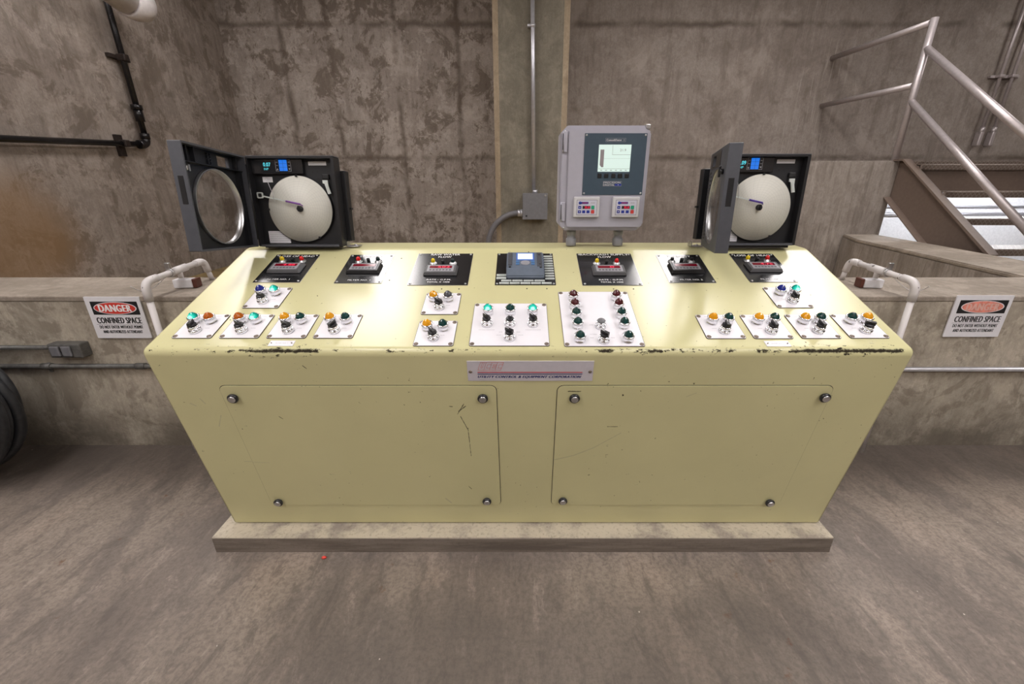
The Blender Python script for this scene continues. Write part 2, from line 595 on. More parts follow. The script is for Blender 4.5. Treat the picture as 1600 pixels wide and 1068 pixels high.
M['floor'] = floor_mat()
M['yellow'] = yellow_paint()
M['yellow_panel'] = yellow_paint('panel_yellow_paint', edge=False)
M['gap'] = plain('dark_seam', (0.03, 0.025, 0.02), 0.8)
M['chrome'] = plain('chrome', (0.82, 0.82, 0.84), 0.16, 1.0)
M['steel'] = plain('brushed_steel', (0.62, 0.62, 0.63), 0.32, 1.0)
M['screw'] = plain('tarnished_screw', (0.26, 0.21, 0.175), 0.4, 0.7)
M['alu'] = plain('foil_aluminium', (0.78, 0.84, 0.82), 0.3, 0.45)
M['black'] = plain('black_plastic', (0.016, 0.016, 0.018), 0.35)
M['black_matte'] = plain('black_matte', (0.012, 0.012, 0.013), 0.6)
M['rubber'] = plain('black_rubber', (0.022, 0.023, 0.026), 0.45, var=0.3)
M['charcoal'] = plain('charcoal_plastic', (0.075, 0.078, 0.092), 0.5)
M['dark_inside'] = plain('dark_moulded_plastic', (0.013, 0.0135, 0.016), 0.42)
M['white_plate'] = plain('white_engraved_laminate', (0.86, 0.84, 0.88), 0.30, var=0.01)
M['mark'] = plain('faint_grey_print', (0.42, 0.41, 0.43), 0.5)
M['edge'] = plain('dark_plate_edge', (0.05, 0.036, 0.026), 0.5)
M['black_plate'] = plain('black_anodised_plate', (0.014, 0.014, 0.016), 0.20, **{'Coat_Weight': 0.5, 'Coat_Roughness': 0.12})
M['white_ink'] = plain('white_ink', (0.85, 0.85, 0.85), 0.5)
M['black_ink'] = plain('black_ink', (0.012, 0.012, 0.014), 0.4)
M['red_ink'] = plain('red_ink', (0.62, 0.045, 0.03), 0.4)
M['blue_ink'] = plain('navy_ink', (0.02, 0.025, 0.14), 0.4)
M['stripe_red'] = plain('stripe_red_ink', (0.50, 0.03, 0.05), 0.4)
M['logo_red'] = plain('faded_red_outline_ink', (0.62, 0.12, 0.09), 0.4)
M['sign_white'] = plain('sign_white', (0.74, 0.73, 0.76), 0.35, var=0.02)
M['name_white'] = plain('nameplate_white', (0.60, 0.57, 0.62), 0.35, var=0.03)
M['glare_red'] = plain('glare_paled_red_ink', (0.74, 0.26, 0.20), 0.4, var=0.2)  # right sign: glare painted into this red and the next two inks
M['glare_pink'] = plain('glare_paled_pink_ink', (0.70, 0.42, 0.36), 0.4)
M['grey_ink'] = plain('glare_paled_black_ink', (0.05, 0.05, 0.055), 0.4)
M['pvc'] = plain('scuffed_white_pvc', (0.70, 0.66, 0.66), 0.35, var=0.05)
def scuffed():
    g = G('scuffed_white_pvc_pipe')
    n = g.noise(26, g.mapping(scale=(1, 1, 0.5)), 3, 0.6)
    m = g.ramp(n, 0.655, 0.68)
    col = g.mix(g.math('MULTIPLY', m, 0.9), (0.68, 0.645, 0.64), (0.05, 0.045, 0.045))
    return g.done(col, 0.4)


M['pvc_scuffed'] = scuffed()
M['grey_box'] = plain('grey_enclosure_plastic', (0.43, 0.42, 0.48), 0.45, var=0.02)
M['grey_pvc'] = plain('grey_pvc', (0.25, 0.25, 0.27), 0.45)
M['slate'] = plain('slate_blue_panel', (0.055, 0.085, 0.115), 0.35, var=0.03)
M['unit_white'] = plain('off_white_plastic', (0.62, 0.61, 0.63), 0.4, var=0.02)
M['unit_face'] = plain('pale_membrane', (0.60, 0.60, 0.68), 0.35, var=0.02)
M['key_blue'] = plain('blue_key', (0.02, 0.04, 0.30), 0.4)
M['key_green'] = plain('green_key', (0.02, 0.36, 0.20), 0.4)
M['key_red'] = plain('red_key', (0.60, 0.06, 0.05), 0.4)
M['galv'] = plain('galvanised_conduit', (0.62, 0.62, 0.67), 0.32, 0.65)
M['painted_pipe'] = plain('grey_painted_conduit', (0.125, 0.122, 0.115), 0.5, 0.2, var=0.2)
M['iron'] = plain('black_iron_pipe', (0.014, 0.013, 0.014), 0.25, 0.3, var=0.3)
M['rust'] = plain('rusty_bracket', (0.022, 0.013, 0.010), 0.6, 0.2, var=0.4)
M['jbox'] = plain('grey_cast_box', (0.19, 0.19, 0.205), 0.5, 0.2)
M['flex'] = plain('grey_flex_conduit', (0.145, 0.14, 0.15), 0.5)
M['brown_steel'] = plain('brown_painted_steel', (0.165, 0.122, 0.098), 0.45, var=0.06)
M['rail'] = plain('silver_painted_pipe', (0.50, 0.45, 0.45), 0.38, 0.5, var=0.05)
M['chart_hub'] = M['black']
M['purple'] = plain('purple_pen', (0.24, 0.09, 0.38), 0.4)
M['pen_violet'] = plain('violet_pen', (0.10, 0.05, 0.36), 0.4)
M['blue_drum'] = plain('blue_plastic_drum', (0.006, 0.012, 0.075), 0.5)
M['red_bit'] = plain('red_plastic_bit', (0.8, 0.06, 0.04), 0.4)
M['blue_case'] = plain('blue_grey_plastic', (0.135, 0.165, 0.215), 0.4)
M['key_sky'] = plain('sky_blue_keypad', (0.08, 0.20, 0.42), 0.4)
M['brown_box'] = plain('brown_end_cap', (0.10, 0.03, 0.02), 0.4)
M['bezel_grey'] = plain('grey_meter_bezel', (0.10, 0.10, 0.105), 0.4)
M['label_grey'] = plain('grey_label_strip', (0.35, 0.34, 0.37), 0.4)
M['grey_cap'] = plain('grey_push_cap', (0.16, 0.16, 0.17), 0.3)
M['red_glow'] = glow('red_led_digits', (1.0, 0.02, 0.08), 0.8, (0.2, 0.0, 0.01))
M['red_window'] = plain('dark_red_display_window', (0.20, 0.004, 0.015), 0.2)
M['cyan_glow'] = glow('cyan_digits', (0.10, 0.75, 0.85), 1.0)
M['blue_lcd'] = glow('blue_backlit_keypad', (0.0, 0.20, 0.90), 0.85)
M['blue_line'] = plain('keypad_grid_line', (0.0, 0.06, 0.35), 0.4)
M['lcd'] = glow('pale_green_lcd', (0.72, 0.90, 0.82), 0.72, (0.3, 0.35, 0.33))
M['lcd_white'] = glow('white_blue_lcd', (0.75, 0.86, 1.0), 1.0, (0.3, 0.3, 0.35))
M['lcd_rim'] = glow('blue_lcd_rim', (0.10, 0.25, 0.85), 0.6)
M['lcd_grey'] = plain('lcd_grey_pixels', (0.30, 0.27, 0.28), 0.5)


def lens(name, col, lit=0.0, emit=None):
    g = G(name)
    g.b.inputs['Coat Weight'].default_value = 0.8
    g.b.inputs['Coat Roughness'].default_value = 0.05
    if lit:
        # the bulb sits inside the cap, low and to the front
        vd = g.n('ShaderNodeVectorMath', operation='DISTANCE')
        g.put(vd.inputs[0], g.coord())
        vd.inputs[1].default_value = (0.0, -0.010, 0.028)
        hot = g.ramp(vd.outputs['Value'], 0.0095, 0.005)
        g.put(g.b.inputs['Emission Color'], g.mix(hot, emit, (0.55, 1.0, 0.88)))
        g.put(g.b.inputs['Emission Strength'], g.ramp(vd.outputs['Value'], 0.019, 0.006, 0.10, lit))
    return g.done(col, 0.15)


M['L_green_on'] = lens('lit_green_lens', (0.0, 0.20, 0.16), 1.15, (0.01, 0.62, 0.46))
M['L_green'] = lens('unlit_green_lens', (0.004, 0.045, 0.042))
M['L_amber'] = lens('amber_lens', (0.82, 0.36, 0.008))
M['L_orange'] = lens('orange_lens', (0.48, 0.11, 0.008))
M['L_blue'] = lens('blue_lens', (0.008, 0.018, 0.22))
M['L_red'] = lens('dark_red_lens', (0.07, 0.006, 0.010))
M['L_grey'] = lens('grey_lens', (0.07, 0.07, 0.085))
M['B_yellow'] = plain('yellow_cap', (0.85, 0.62, 0.02), 0.25)
M['B_red'] = plain('red_cap', (0.72, 0.02, 0.02), 0.25)
M['B_dark'] = plain('dark_cap', (0.012, 0.03, 0.03), 0.2)


def glass_mat():
    g = G('clear_window')
    tr = g.n('ShaderNodeBsdfTransparent')
    tr.inputs[0].default_value = (0.93, 0.93, 0.93, 1)
    gl = g.n('ShaderNodeBsdfGlossy')
    gl.inputs['Roughness'].default_value = 0.04
    fr = g.n('ShaderNodeLayerWeight')
    fr.inputs[0].default_value = 0.5
    f5 = g.math('POWER', fr.outputs['Facing'], 5.0)
    mx = g.n('ShaderNodeMixShader')
    g.put(mx.inputs[0], g.math('ADD', g.math('MULTIPLY', f5, 0.6), 0.04))
    g.put(mx.inputs[1], tr.outputs[0])
    g.put(mx.inputs[2], gl.outputs[0])
    out = [n for n in g.t.nodes if n.type == 'OUTPUT_MATERIAL'][0]
    g.put(out.inputs[0], mx.outputs[0])
    return g.m


M['glass'] = glass_mat()


def chart_mat():
    g = G('printed_chart_paper')
    x, y, z = g.xyz()
    r = g.math('SQRT', g.math('ADD', g.math('MULTIPLY', x, x), g.math('MULTIPLY', y, y)))
    ang = g.math('ARCTAN2', y, x)
    rr = g.math('ABSOLUTE', g.math('SUBTRACT', g.math('FRACT', g.math('MULTIPLY', r, 105)), 0.5))
    rings = g.math('MULTIPLY', g.ramp(rr, 0.06, 0.03), g.ramp(r, 0.02, 0.022))
    # curved time lines, 32 of them
    an2 = g.math('ADD', ang, g.math('MULTIPLY', r, 3.4))
    aa = g.math('ABSOLUTE', g.math('SUBTRACT', g.math('FRACT', g.math('MULTIPLY', an2, 32 / (2 * math.pi))), 0.5))
    spokes = g.math('MULTIPLY', g.ramp(g.math('MULTIPLY', aa, r), 0.0032, 0.0016), g.ramp(r, 0.025, 0.03))
    m = g.math('MULTIPLY', g.math('MAXIMUM', rings, spokes), g.ramp(r, 0.126, 0.124))
    col = g.mix(g.math('MULTIPLY', m, 0.33), (0.66, 0.645, 0.58), (0.36, 0.37, 0.34))
    return g.done(col, 0.5)


M['chart'] = chart_mat()


def tread_mat():
    g = G('diamond_tread_plate')
    x, y, z = g.xyz()
    s = 80
    a = g.math('SINE', g.math('MULTIPLY', g.math('ADD', x, g.math('ADD', z, y)), s * 2))
    b = g.math('SINE', g.math('MULTIPLY', g.math('SUBTRACT', x, g.math('ADD', z, y)), s * 2))
    m = g.ramp(g.math('MAXIMUM', a, b), 0.72, 0.92)
    col = g.mix(g.math('MULTIPLY', m, 0.5), (0.20, 0.155, 0.125), (0.36, 0.32, 0.30))
    g.bump(m, 0.6, 0.004)
    return g.done(col, 0.38, 0.35)


M['tread'] = tread_mat()


def diffuser():
    g = G('lamp_diffuser')
    g.b.inputs['Emission Color'].default_value = LAMP_COL
    g.b.inputs['Emission Strength'].default_value = LAMP
    return g.done((0.8, 0.8, 0.8), 0.5)


M['diffuser'] = diffuser()
M['added_tube_glow'] = glow('added_lamp_tube', (0.93, 0.95, 1.0), 45.0, (0.8, 0.8, 0.8))
M['housing'] = plain('white_lamp_housing', (0.7, 0.7, 0.7), 0.5)
M['soffit'] = plain('pale_ceiling_concrete', (0.42, 0.40, 0.40), 0.8)

# ------------------------------------------------------------------ ceiling lamps (real fixtures, they light the room)
CEIL = 4.0
for ix, (x, hw, side) in enumerate(((-1.70, 0.40, 'inner left'), (1.80, 0.38, 'inner right'), (-3.25, 0.22, 'outer left'), (3.40, 0.36, 'outer right'))):
    for iy, y in enumerate((3.62, 0.1, -2.5)):
        where = ('farthest from the camera', 'above the console', 'behind the camera')[iy]
        t = thing('ceiling_light', 'white ceiling light fixture of the %s row, %s' % (side, where), 'lamp', (x, y, CEIL - 0.12), group='ceiling lights')
        bm = bmn()
        box(bm, -hw - 0.04, hw + 0.04, -0.76, 0.76, 0.0, 0.12, 0.01)
        part('housing', bm, M['housing'], t)
        bm = bmn()
        box(bm, -hw, hw, -0.72, 0.72, -0.02, 0.0, 0.004)
        part('diffuser', bm, M['diffuser'], t)

t = thing('ceiling_light', 'white ceiling light fixture high above the steel stair', 'lamp', (6.6, 4.3, CEIL - 0.12), group='ceiling lights')
bm = bmn()
box(bm, -0.30, 0.30, -0.76, 0.76, 0.0, 0.12, 0.01)
part('housing', bm, M['housing'], t)
bm = bmn()
box(bm, -0.26, 0.26, -0.72, 0.72, -0.02, 0.0, 0.004)
part('diffuser', bm, M['diffuser'], t)

# ------------------------------------------------------------------ room shell
YW = 6.15
XL = -3.67
bm = bmn()
box(bm, XL - 0.2, 8.0, -3.6, 2.05, -0.2, 0.0)
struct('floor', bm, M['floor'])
bm = bmn()
box(bm, XL - 0.2, 3.9, 2.05, YW + .1, 0.2, 0.42)
struct('floor_channel', bm, M['channel'])
bm = bmn()
box(bm, 3.0, 8.0, 2.05, YW + .1, -0.2, 0.0)
struct('floor_stair', bm, M['ledge'])
bm = bmn()
box(bm, XL - 0.2, 8.0, YW, YW + 0.25, 0.0, CEIL)
struct('wall_back', bm, M['wall_back'])
bm = bmn()
box(bm, XL - 0.25, XL, -3.6, YW + 0.2, 0.0, CEIL)
struct('wall_left', bm, M['wall_left'])
bm = bmn()
box(bm, 8.0, 8.2, -3.6, YW + 0.2, 0.0, CEIL)
struct('wall_right', bm, M['wall_left'])
bm = bmn()
box(bm, XL - 0.25, 8.2, -3.8, -3.6, 0.0, CEIL)
struct('wall_front', bm, M['wall_left'])
bm = bmn()
box(bm, XL - 0.25, 8.2, -3.8, YW + 0.25, CEIL, CEIL + 0.2)
struct('ceiling', bm, M['soffit'])
bm = bmn()
box(bm, 3.95, 8.0, YW - 0.012, YW, 0.0, 1.50)
struct('wall_under_stair', bm, M['white_wall'])

# pilaster with tan chamfers
bm = bmn()
prism(bm, [(-0.26, 5.6), (0.468, 5.6), (0.468, 5.66), (0.468, YW), (-0.26, YW), (-0.26, 5.66)], 'z', 0.42, CEIL)
struct('pilaster', bm, M['pilaster'])
for nm, a, b in (('trim_1', -0.26, -0.323), ('trim_2', 0.468, 0.535)):
    bm = bmn()
    prism(bm, [(a, 5.6), (b, 5.615), (b, YW), (a, YW)], 'z', 0.42, CEIL)
    struct(nm, bm, M['strip'])

# low wall with projecting ledge
YC = 2.045
bm = bmn()
box(bm, XL, 8.0, YC, 2.49, 0.0, 0.842)
struct('wall_channel', bm, M['curb'])
bm = bmn()
box(bm, XL, 8.0, YC - 0.004, 2.494, 0.842, 0.870, 0.006)
struct('trim_ledge', bm, M['ledge'])

# right-hand low wall running back, landing block
bm = bmn()
top = [(3.02, 2.494), (3.31, 4.26), (3.50, 4.72), (3.83, 4.72), (3.74, 3.85), (3.62, 3.06), (3.52, 2.494)]
prism(bm, top, 'z', 0.42, 0.838)
struct('wall_diagonal', bm, M['block'])
bm = bmn()
prism(bm, top, 'z', 0.838, 0.870)
bmesh.ops.bevel(bm, geom=[e for e in bm.edges], offset=0.008, segments=2, affect='EDGES')
struct('trim_diagonal_ledge', bm, M['ledge'])
bm = bmn()
prism(bm, [(2.6, YW), (2.9, 4.80), (3.38, 4.74), (3.87, 4.70), (3.87, YW)], 'z', 0.42, 1.605)
bmesh.ops.bevel(bm, geom=[e for e in bm.edges if abs(e.verts[0].co.z - e.verts[1].co.z) < .01 and e.verts[0].co.z > 1.5], offset=0.012, segments=2, affect='EDGES')
struct('landing_block', bm, M['block'])

# ------------------------------------------------------------------ steel stair
st = thing('steel_stair', 'brown painted steel stair with diamond plate treads rising beside the concrete block', 'stairs', (3.85, 3.5, 0))
bm = bmn()


def stair_poly(y0, z0, y1, z1, dz):
    return [(y0 - 3.5, z0), (y1 - 3.5, z1), (y1 - 3.5, z1 - dz), (y0 - 3.5, z0 - dz)]


# channel stringer: web and two flanges on its near side
prism(bm, [(-0.05, 0.80), (0.01, 0.845), (1.10, 1.604), (1.22, 1.604), (1.22, 1.26), (0.60, 0.80)], 'x', 0.028, 0.040)
part('stringer', bm, M['brown_steel'], st)
bm = bmn()
prism(bm, [(-0.02, 0.845), (1.10, 1.615), (1.22, 1.615), (1.22, 1.600), (1.105, 1.600), (0.02, 0.845)], 'x', -0.035, 0.045)
part('top_flange', bm, M['brown_steel'], st)
bm = bmn()
prism(bm, [(0.60, 0.84), (1.20, 1.255), (1.20, 1.243), (0.617, 0.84)], 'x', -0.045, 0.030)
part('bottom_flange', bm, M['brown_steel'], st)
for k, (y, z) in enumerate([(4.46, 1.565), (4.13, 1.322), (3.86, 1.100), (3.60, 0.872), (3.34, 0.645)]):
    bm = bmn()
    yl = y - 3.5
    box(bm, 0.045, 1.75, yl, yl + 0.27, z - 0.012, z, 0.004)
    box(bm, 0.045, 1.75, yl - 0.004, yl + 0.02, z - 0.058, z, 0.012, 3)
    part('tread', bm, M['tread'], st)
bm = bmn()
box(bm, 0.045, 4.1, 0.985, 1.03, 1.30, 1.548)
part('landing_beam', bm, M['brown_steel'], st)
bm = bmn()
box(bm, 0.045, 4.1, 1.0, 2.64, 1.553, 1.59)
part('landing_plate', bm, M['tread'], st)
bm = bmn()
prism(bm, [(-0.05, 0.80), (0.01, 0.845), (1.10, 1.604), (1.22, 1.604), (1.22, 1.26), (0.60, 0.80)], 'x', 1.75, 1.765)
part('stringer', bm, M['brown_steel'], st)

# handrail
hr = thing('handrail', 'silver pipe handrail with one post on the concrete block, rails down the stair', 'handrail', (3.85, 4.75, 1.60))
o = Vector((3.85, 4.75, 1.60))


def rel(p):
    return Vector(p) - o


rr_ = 0.030
bm = bmn()
cyl(bm, rel((3.85, 4.75, 1.605)), rel((3.85, 4.75, 2.83)), rr_)
part('post', bm, M['rail'], hr)
bm = bmn()
cyl(bm, rel((3.85, 4.78, 2.800)), rel((3.85, YW, 2.835)), rr_ * .95)
part('landing_rail', bm, M['rail'], hr)
bm = bmn()
cyl(bm, rel((3.85, 4.78, 2.285)), rel((3.85, YW, 2.315)), rr_ * .95)
part('landing_rail', bm, M['rail'], hr)
bm = bmn()
d1 = Vector((0, 3.599 - 4.73, 1.754 - 2.581)).normalized()
p1 = Vector((3.85, 4.74, 2.585))
lathe_end = p1 + d1 * 1.9
cyl(bm, rel(p1), rel(lathe_end), rr_)
bmesh.ops.create_uvsphere(bm, u_segments=16, v_segments=10, radius=rr_, matrix=Matrix.Translation(rel(p1)))
part('stair_rail', bm, M['rail'], hr)
bm = bmn()
d2 = Vector((0, 3.343 - 4.737, 1.075 - 2.133)).normalized()
p2 = Vector((3.85, 4.745, 2.14))
cyl(bm, rel(p2), rel(p2 + d2 * 1.9), rr_)
bmesh.ops.create_uvsphere(bm, u_segments=16, v_segments=10, radius=rr_, matrix=Matrix.Translation(rel(p2)))
part('stair_rail', bm, M['rail'], hr)

# unseen lamp added under the landing to brighten the white wall, conduits there
t = thing('added_stair_light', 'added unseen strip light brightening the wall under the steel landing', 'lamp', (5.9, 5.2, 1.49))
bm = bmn()
box(bm, -1.6, 1.6, -0.06, 0.06, 0.0, 0.06, 0.01)
part('housing', bm, M['housing'], t)
bm = bmn()
cyl(bm, (-1.55, 0, -0.02), (1.55, 0, -0.02), 0.03)
part('tube', bm, M['added_tube_glow'], t)
for z, nm in ((1.085, 'upper of two grey conduits across the white wall under the stair'), (0.985, 'lower of two grey conduits across the white wall under the stair')):
    bm = bmn()
    cyl(bm, (3.95, YW - 0.05, z), (8.0, YW - 0.05, z), 0.022 if z < 1 else 0.012)
    tag(part('wall_conduit', bm, M['galv']), nm, 'pipe', 'conduits behind the stair')

# pair of conduits on the back wall at right
for x, lb, zt in ((5.955, 'left of two conduits high on the right back wall', 1.93), (6.11, 'right of two conduits high on the right back wall', 1.93)):
    t = thing('riser_conduit', lb, 'pipe', (x, YW - 0.06, zt), group='conduits on the right back wall')
    bm = bmn()
    cyl(bm, (0, 0, 0.12), (0, 0, CEIL - zt), 0.018)
    part('pipe', bm, M['rail'], t)
    bm = bmn()
    box(bm, -0.024, 0.024, -0.030, 0.055, -0.09, 0.08, 0.014, 3)
    cyl(bm, (0, 0, 0.06), (0, 0, 0.13), 0.028, n=8)
    part('elbow_fitting', bm, M['rail'], t)
bm = bmn()
box(bm, 5.86, 6.22, YW - 0.036, YW, 2.615, 2.645, 0.004)
for x in (5.955, 6.11):
    box(bm, x - 0.035, x + 0.035, YW - 0.095, YW - 0.035, 2.615, 2.645, 0.006)
tag(part('pipe_strut', bm, M['rail']), 'short metal strut clamping the two conduits on the right back wall', 'bracket')

# ------------------------------------------------------------------ left wall pipes
t = thing('iron_pipe', 'black iron pipe running along the left wall and turning upward', 'pipe', (XL + 0.06, 4.49, 1.735))
o = Vector((XL + 0.06, 4.49, 1.735))
bm = bmn()
cyl(bm, Vector((XL + .06, 2.2, 1.635)) - o, Vector((XL + .06, 4.42, 1.735)) - o, 0.024)
part('horizontal_run', bm, M['iron'], t)
bm = bmn()
cyl(bm, (0, 0.0, 0.05), (0, 0, 1.9), 0.024)
part('vertical_run', bm, M['iron'], t)
bm = bmn()
tube(bm, arc((0, -0.12, 0), (0, 0, 0), (0, 0, 0.12), 0.06) , 0.034)
cyl(bm, (0, -0.10, -0.004), (0, -0.05, 0), 0.038)
cyl(bm, (0, 0, 0.05), (0, 0, 0.10), 0.038)
part('elbow', bm, M['iron'], t)
bm = bmn()
cyl(bm, (0, 0, 0.20), (0, 0, 0.32), 0.036, n=8)
cyl(bm, (0, 0, 0.30), (0, 0, 0.34), 0.045, n=8)
part('coupling', bm, M['iron'], t)
for (y0, y1, z0, z1, lb) in ((4.20, 4.26, 1.62, 1.80, 'dark steel bracket holding the horizontal iron pipe on the left wall'),
                             (4.38, 4.60, 2.435, 2.468, 'rusty bracket holding the vertical iron pipe high on the left wall')):
    bm = bmn()
    box(bm, XL, XL + 0.035, y0, y1, z0, z1, 0.003)
    cy, cz = (y0 + y1) / 2, (z0 + z1) / 2
    if z1 > 2:
        cy = 4.49
    else:
        cz = 1.728
    box(bm, XL + 0.02, XL + 0.10, cy - 0.028, cy + 0.028, cz - 0.028, cz + 0.028, 0.008)
    tag(part('pipe_bracket', bm, M['rust']), lb, 'bracket')

t = thing('pvc_drain_pipe', 'large white PVC pipe end with elbow at the top left of the photo', 'pipe', (-3.36, 4.44, 2.86))
bm = bmn()
cyl(bm, (0.02, -1.6, 0.34), (0, -0.06, 0), 0.122, n=32)
part('pipe', bm, M['pvc'], t)
bm = bmn()
lathe(bm, [(0.0, 0.16), (0.09, 0.155), (0.125, 0.12), (0.138, 0.06), (0.138, -0.06), (0.12, -0.062), (0, -0.062)], 32)
part('end_cap', bm, M['pvc'], t, loc=(0, 0, 0), rot=(R(-90), 0, 0))

# ------------------------------------------------------------------ pilaster conduit, box, flex
t = thing('pilaster_junction_box', 'square grey junction box with conduit on the concrete pilaster', 'junction box', (0.165, 5.6, 1.12), (R(90), 0, 0))
bm = bmn()
box(bm, -0.15, 0.152, -0.155, 0.15, 0.0, 0.12, 0.02, 3)
part('box_body', bm, M['jbox'], t)
bm = bmn()
box(bm, -0.153, 0.155, -0.158, 0.153, 0.12, 0.13, 0.004)
part('cover', bm, M['jbox'], t)
for (x, y) in ((-0.105, -0.115), (0.125, 0.125)):
    bm = bmn()
    cyl(bm, (x, y, 0.128), (x, y, 0.135), 0.012)
    part('screw', bm, M['black'] if x < 0 else M['steel'], t)
bm = bmn()
cyl(bm, (0.0, 0.15, 0.05), (0.0, 0.19, 0.05), 0.032)
part('connector', bm, M['galv'], t)
bm = bmn()
cyl(bm, (-0.15, -0.085, 0.06), (-0.175, -0.085, 0.06), 0.05, n=8)
cyl(bm, (-0.175, -0.085, 0.06), (-0.215, -0.085, 0.06), 0.042)
part('connector', bm, M['galv'], t)
t = thing('vertical_conduit', 'bright metal conduit rising from the junction box up the pilaster', 'pipe', (0.150, 5.55, 1.31))
bm = bmn()
cyl(bm, (0, 0, 0), (-0.045, 0, CEIL - 1.31), 0.023)
part('pipe', bm, M['galv'], t)
for z in (1.69,):
    bm = bmn()
    box(bm, -0.085, -0.03, -0.012, 0.05, z - 0.013, z + 0.013, 0.005)
    cyl(bm, (-0.0283, 0, z - 0.016), (-0.0283, 0, z + 0.016), 0.0275)
    part('clamp', bm, M['galv'], t)
bm = bmn()
pts = []
c0 = Vector((-0.05, 5.54, 1.035))
for i in range(25):
    a = R(90 + 82 * i / 24)
    pts.append(Vector((-0.03 + 0.40 * math.cos(a), 5.54, 0.62 + 0.415 * math.sin(a))))
pts.append(Vector((-0.44, 5.54, 0.42)))
tube(bm, pts, 0.036, 16)
tag(part('flexible_conduit', bm, M['flex']), 'grey flexible conduit curving down from the left of the junction box', 'pipe')

# ------------------------------------------------------------------ low wall: conduits, signs, brackets
t = thing('curb_conduit', 'grey painted conduit along the low wall at left', 'pipe', (-2.8, YC - 0.02, 0.5))
bm = bmn()
cyl(bm, (-0.87, 0, 0), (1.1, 0, 0), 0.0125)
part('pipe', bm, M['painted_pipe'], t)
for x in (-0.10 + 0.42, 0.42 + 0.39):
    bm = bmn()
    cyl(bm, (x - 0.025, 0, 0), (x + 0.025, 0, 0), 0.0165, n=12)
    part('coupling', bm, M['painted_pipe'], t)
bm = bmn()
box(bm, 0.305, 0.322, 0.012, 0.02, -0.040, 0.014, 0.002)
cyl(bm, (0.303, 0, 0), (0.324, 0, 0), 0.0155)
part('strap', bm, M['painted_pipe'], t)
t = thing('curb_conduit', 'shiny silver conduit along the low wall at right', 'pipe', (1.8, YC - 0.02, 0.482))
bm = bmn()
cyl(bm, (0.0, 0, 0), (6.1, 0, 0), 0.0125)
part('pipe', bm, M['galv'], t)
t = thing('outlet_box', 'grey double outlet box with two flip covers on the low wall at left', 'outlet', (-2.40, YC, 0.56), (R(90), 0, 0))
bm = bmn()
box(bm, 0.0, 0.165, 0.0, 0.075, 0.0, 0.055, 0.006)
part('box_body', bm, M['painted_pipe'], t)
for x in (0.02, 0.078):
    bm = bmn()
    box(bm, x, x + 0.045, 0.012, 0.066, 0.055, 0.068, 0.006, 3)
    part('cover', bm, M['jbox'], t)
bm = bmn()
cyl(bm, (-1.2, 0.048, 0.028), (0.0, 0.048, 0.028), 0.0115)
part('conduit', bm, M['painted_pipe'], t)


def sign(x0, x1, z0, z1, glare, label):
    t = thing('warning_sign', label, 'sign', ((x0 + x1) / 2, YC - 0.006, (z0 + z1) / 2), (R(90), 0, 0), 'confined space signs')
    W, Hh = x1 - x0, z1 - z0
    bm = bmn()
    prism(bm, rrect(-W / 2, W / 2, -Hh / 2, Hh / 2, 0.003), 'z', -0.002, 0.003)
    part('board', bm, M['sign_white'], t)
    y1 = Hh / 2 - 0.024
    y0 = y1 - 0.068
    bm = bmn()
    prism(bm, rrect(-W / 2 + 0.024, W / 2 - 0.018, y0, y1, 0.002), 'z', 0.003, 0.0036)
    part('black_band', bm, M['black_ink'], t)
    cx, cy = 0.003, (y0 + y1) / 2
    for nm, a, b, z, m in (('oval_border', 0.107, 0.032, 0.0042, 'sign_white'), ('red_oval', 0.102, 0.029, 0.0047, 'glare_red' if glare else 'red_ink')):
        bm = bmn()
        prism(bm, [(cx + a * math.cos(2 * math.pi * i / 48), cy + b * math.sin(2 * math.pi * i / 48)) for i in range(48)], 'z', 0.0036, z)
        part(nm, bm, M[m], t)
    lettering(t, 'DANGER', cx, cy, 0.160, 0.036, 0.0050, M['glare_pink'] if glare else M['white_ink'], 0.034)
    ink = M['grey_ink'] if glare else M['black_ink']
    lettering(t, 'CONFINED SPACE', 0.002, y0 - 0.030, W - 0.054, 0.031, 0.0034, ink, 0.03)
    lettering(t, 'DO NOT ENTER WITHOUT PERMIT', 0.002, y0 - 0.065, W - 0.058, 0.0165, 0.0034, ink, 0.03)
    lettering(t, 'AND AUTHORIZED ATTENDANT', 0.002, y0 - 0.090, W - 0.077, 0.0165, 0.0034, ink, 0.03)
    bm = bmn()
    box(bm, -W / 2 + 0.02, W / 2 - 0.02, y0 - 0.0512, y0 - 0.0502, 0.003, 0.0035)
    part('rule_line', bm, ink, t)
    return t


sign(-2.171, -1.895, 0.652, 0.869, False, 'bright red, black and white confined space warning sign left of the console')
sign(2.155, 2.438, 0.659, 0.876, True, 'pinkish confined space warning sign with painted-in glare right of the console')


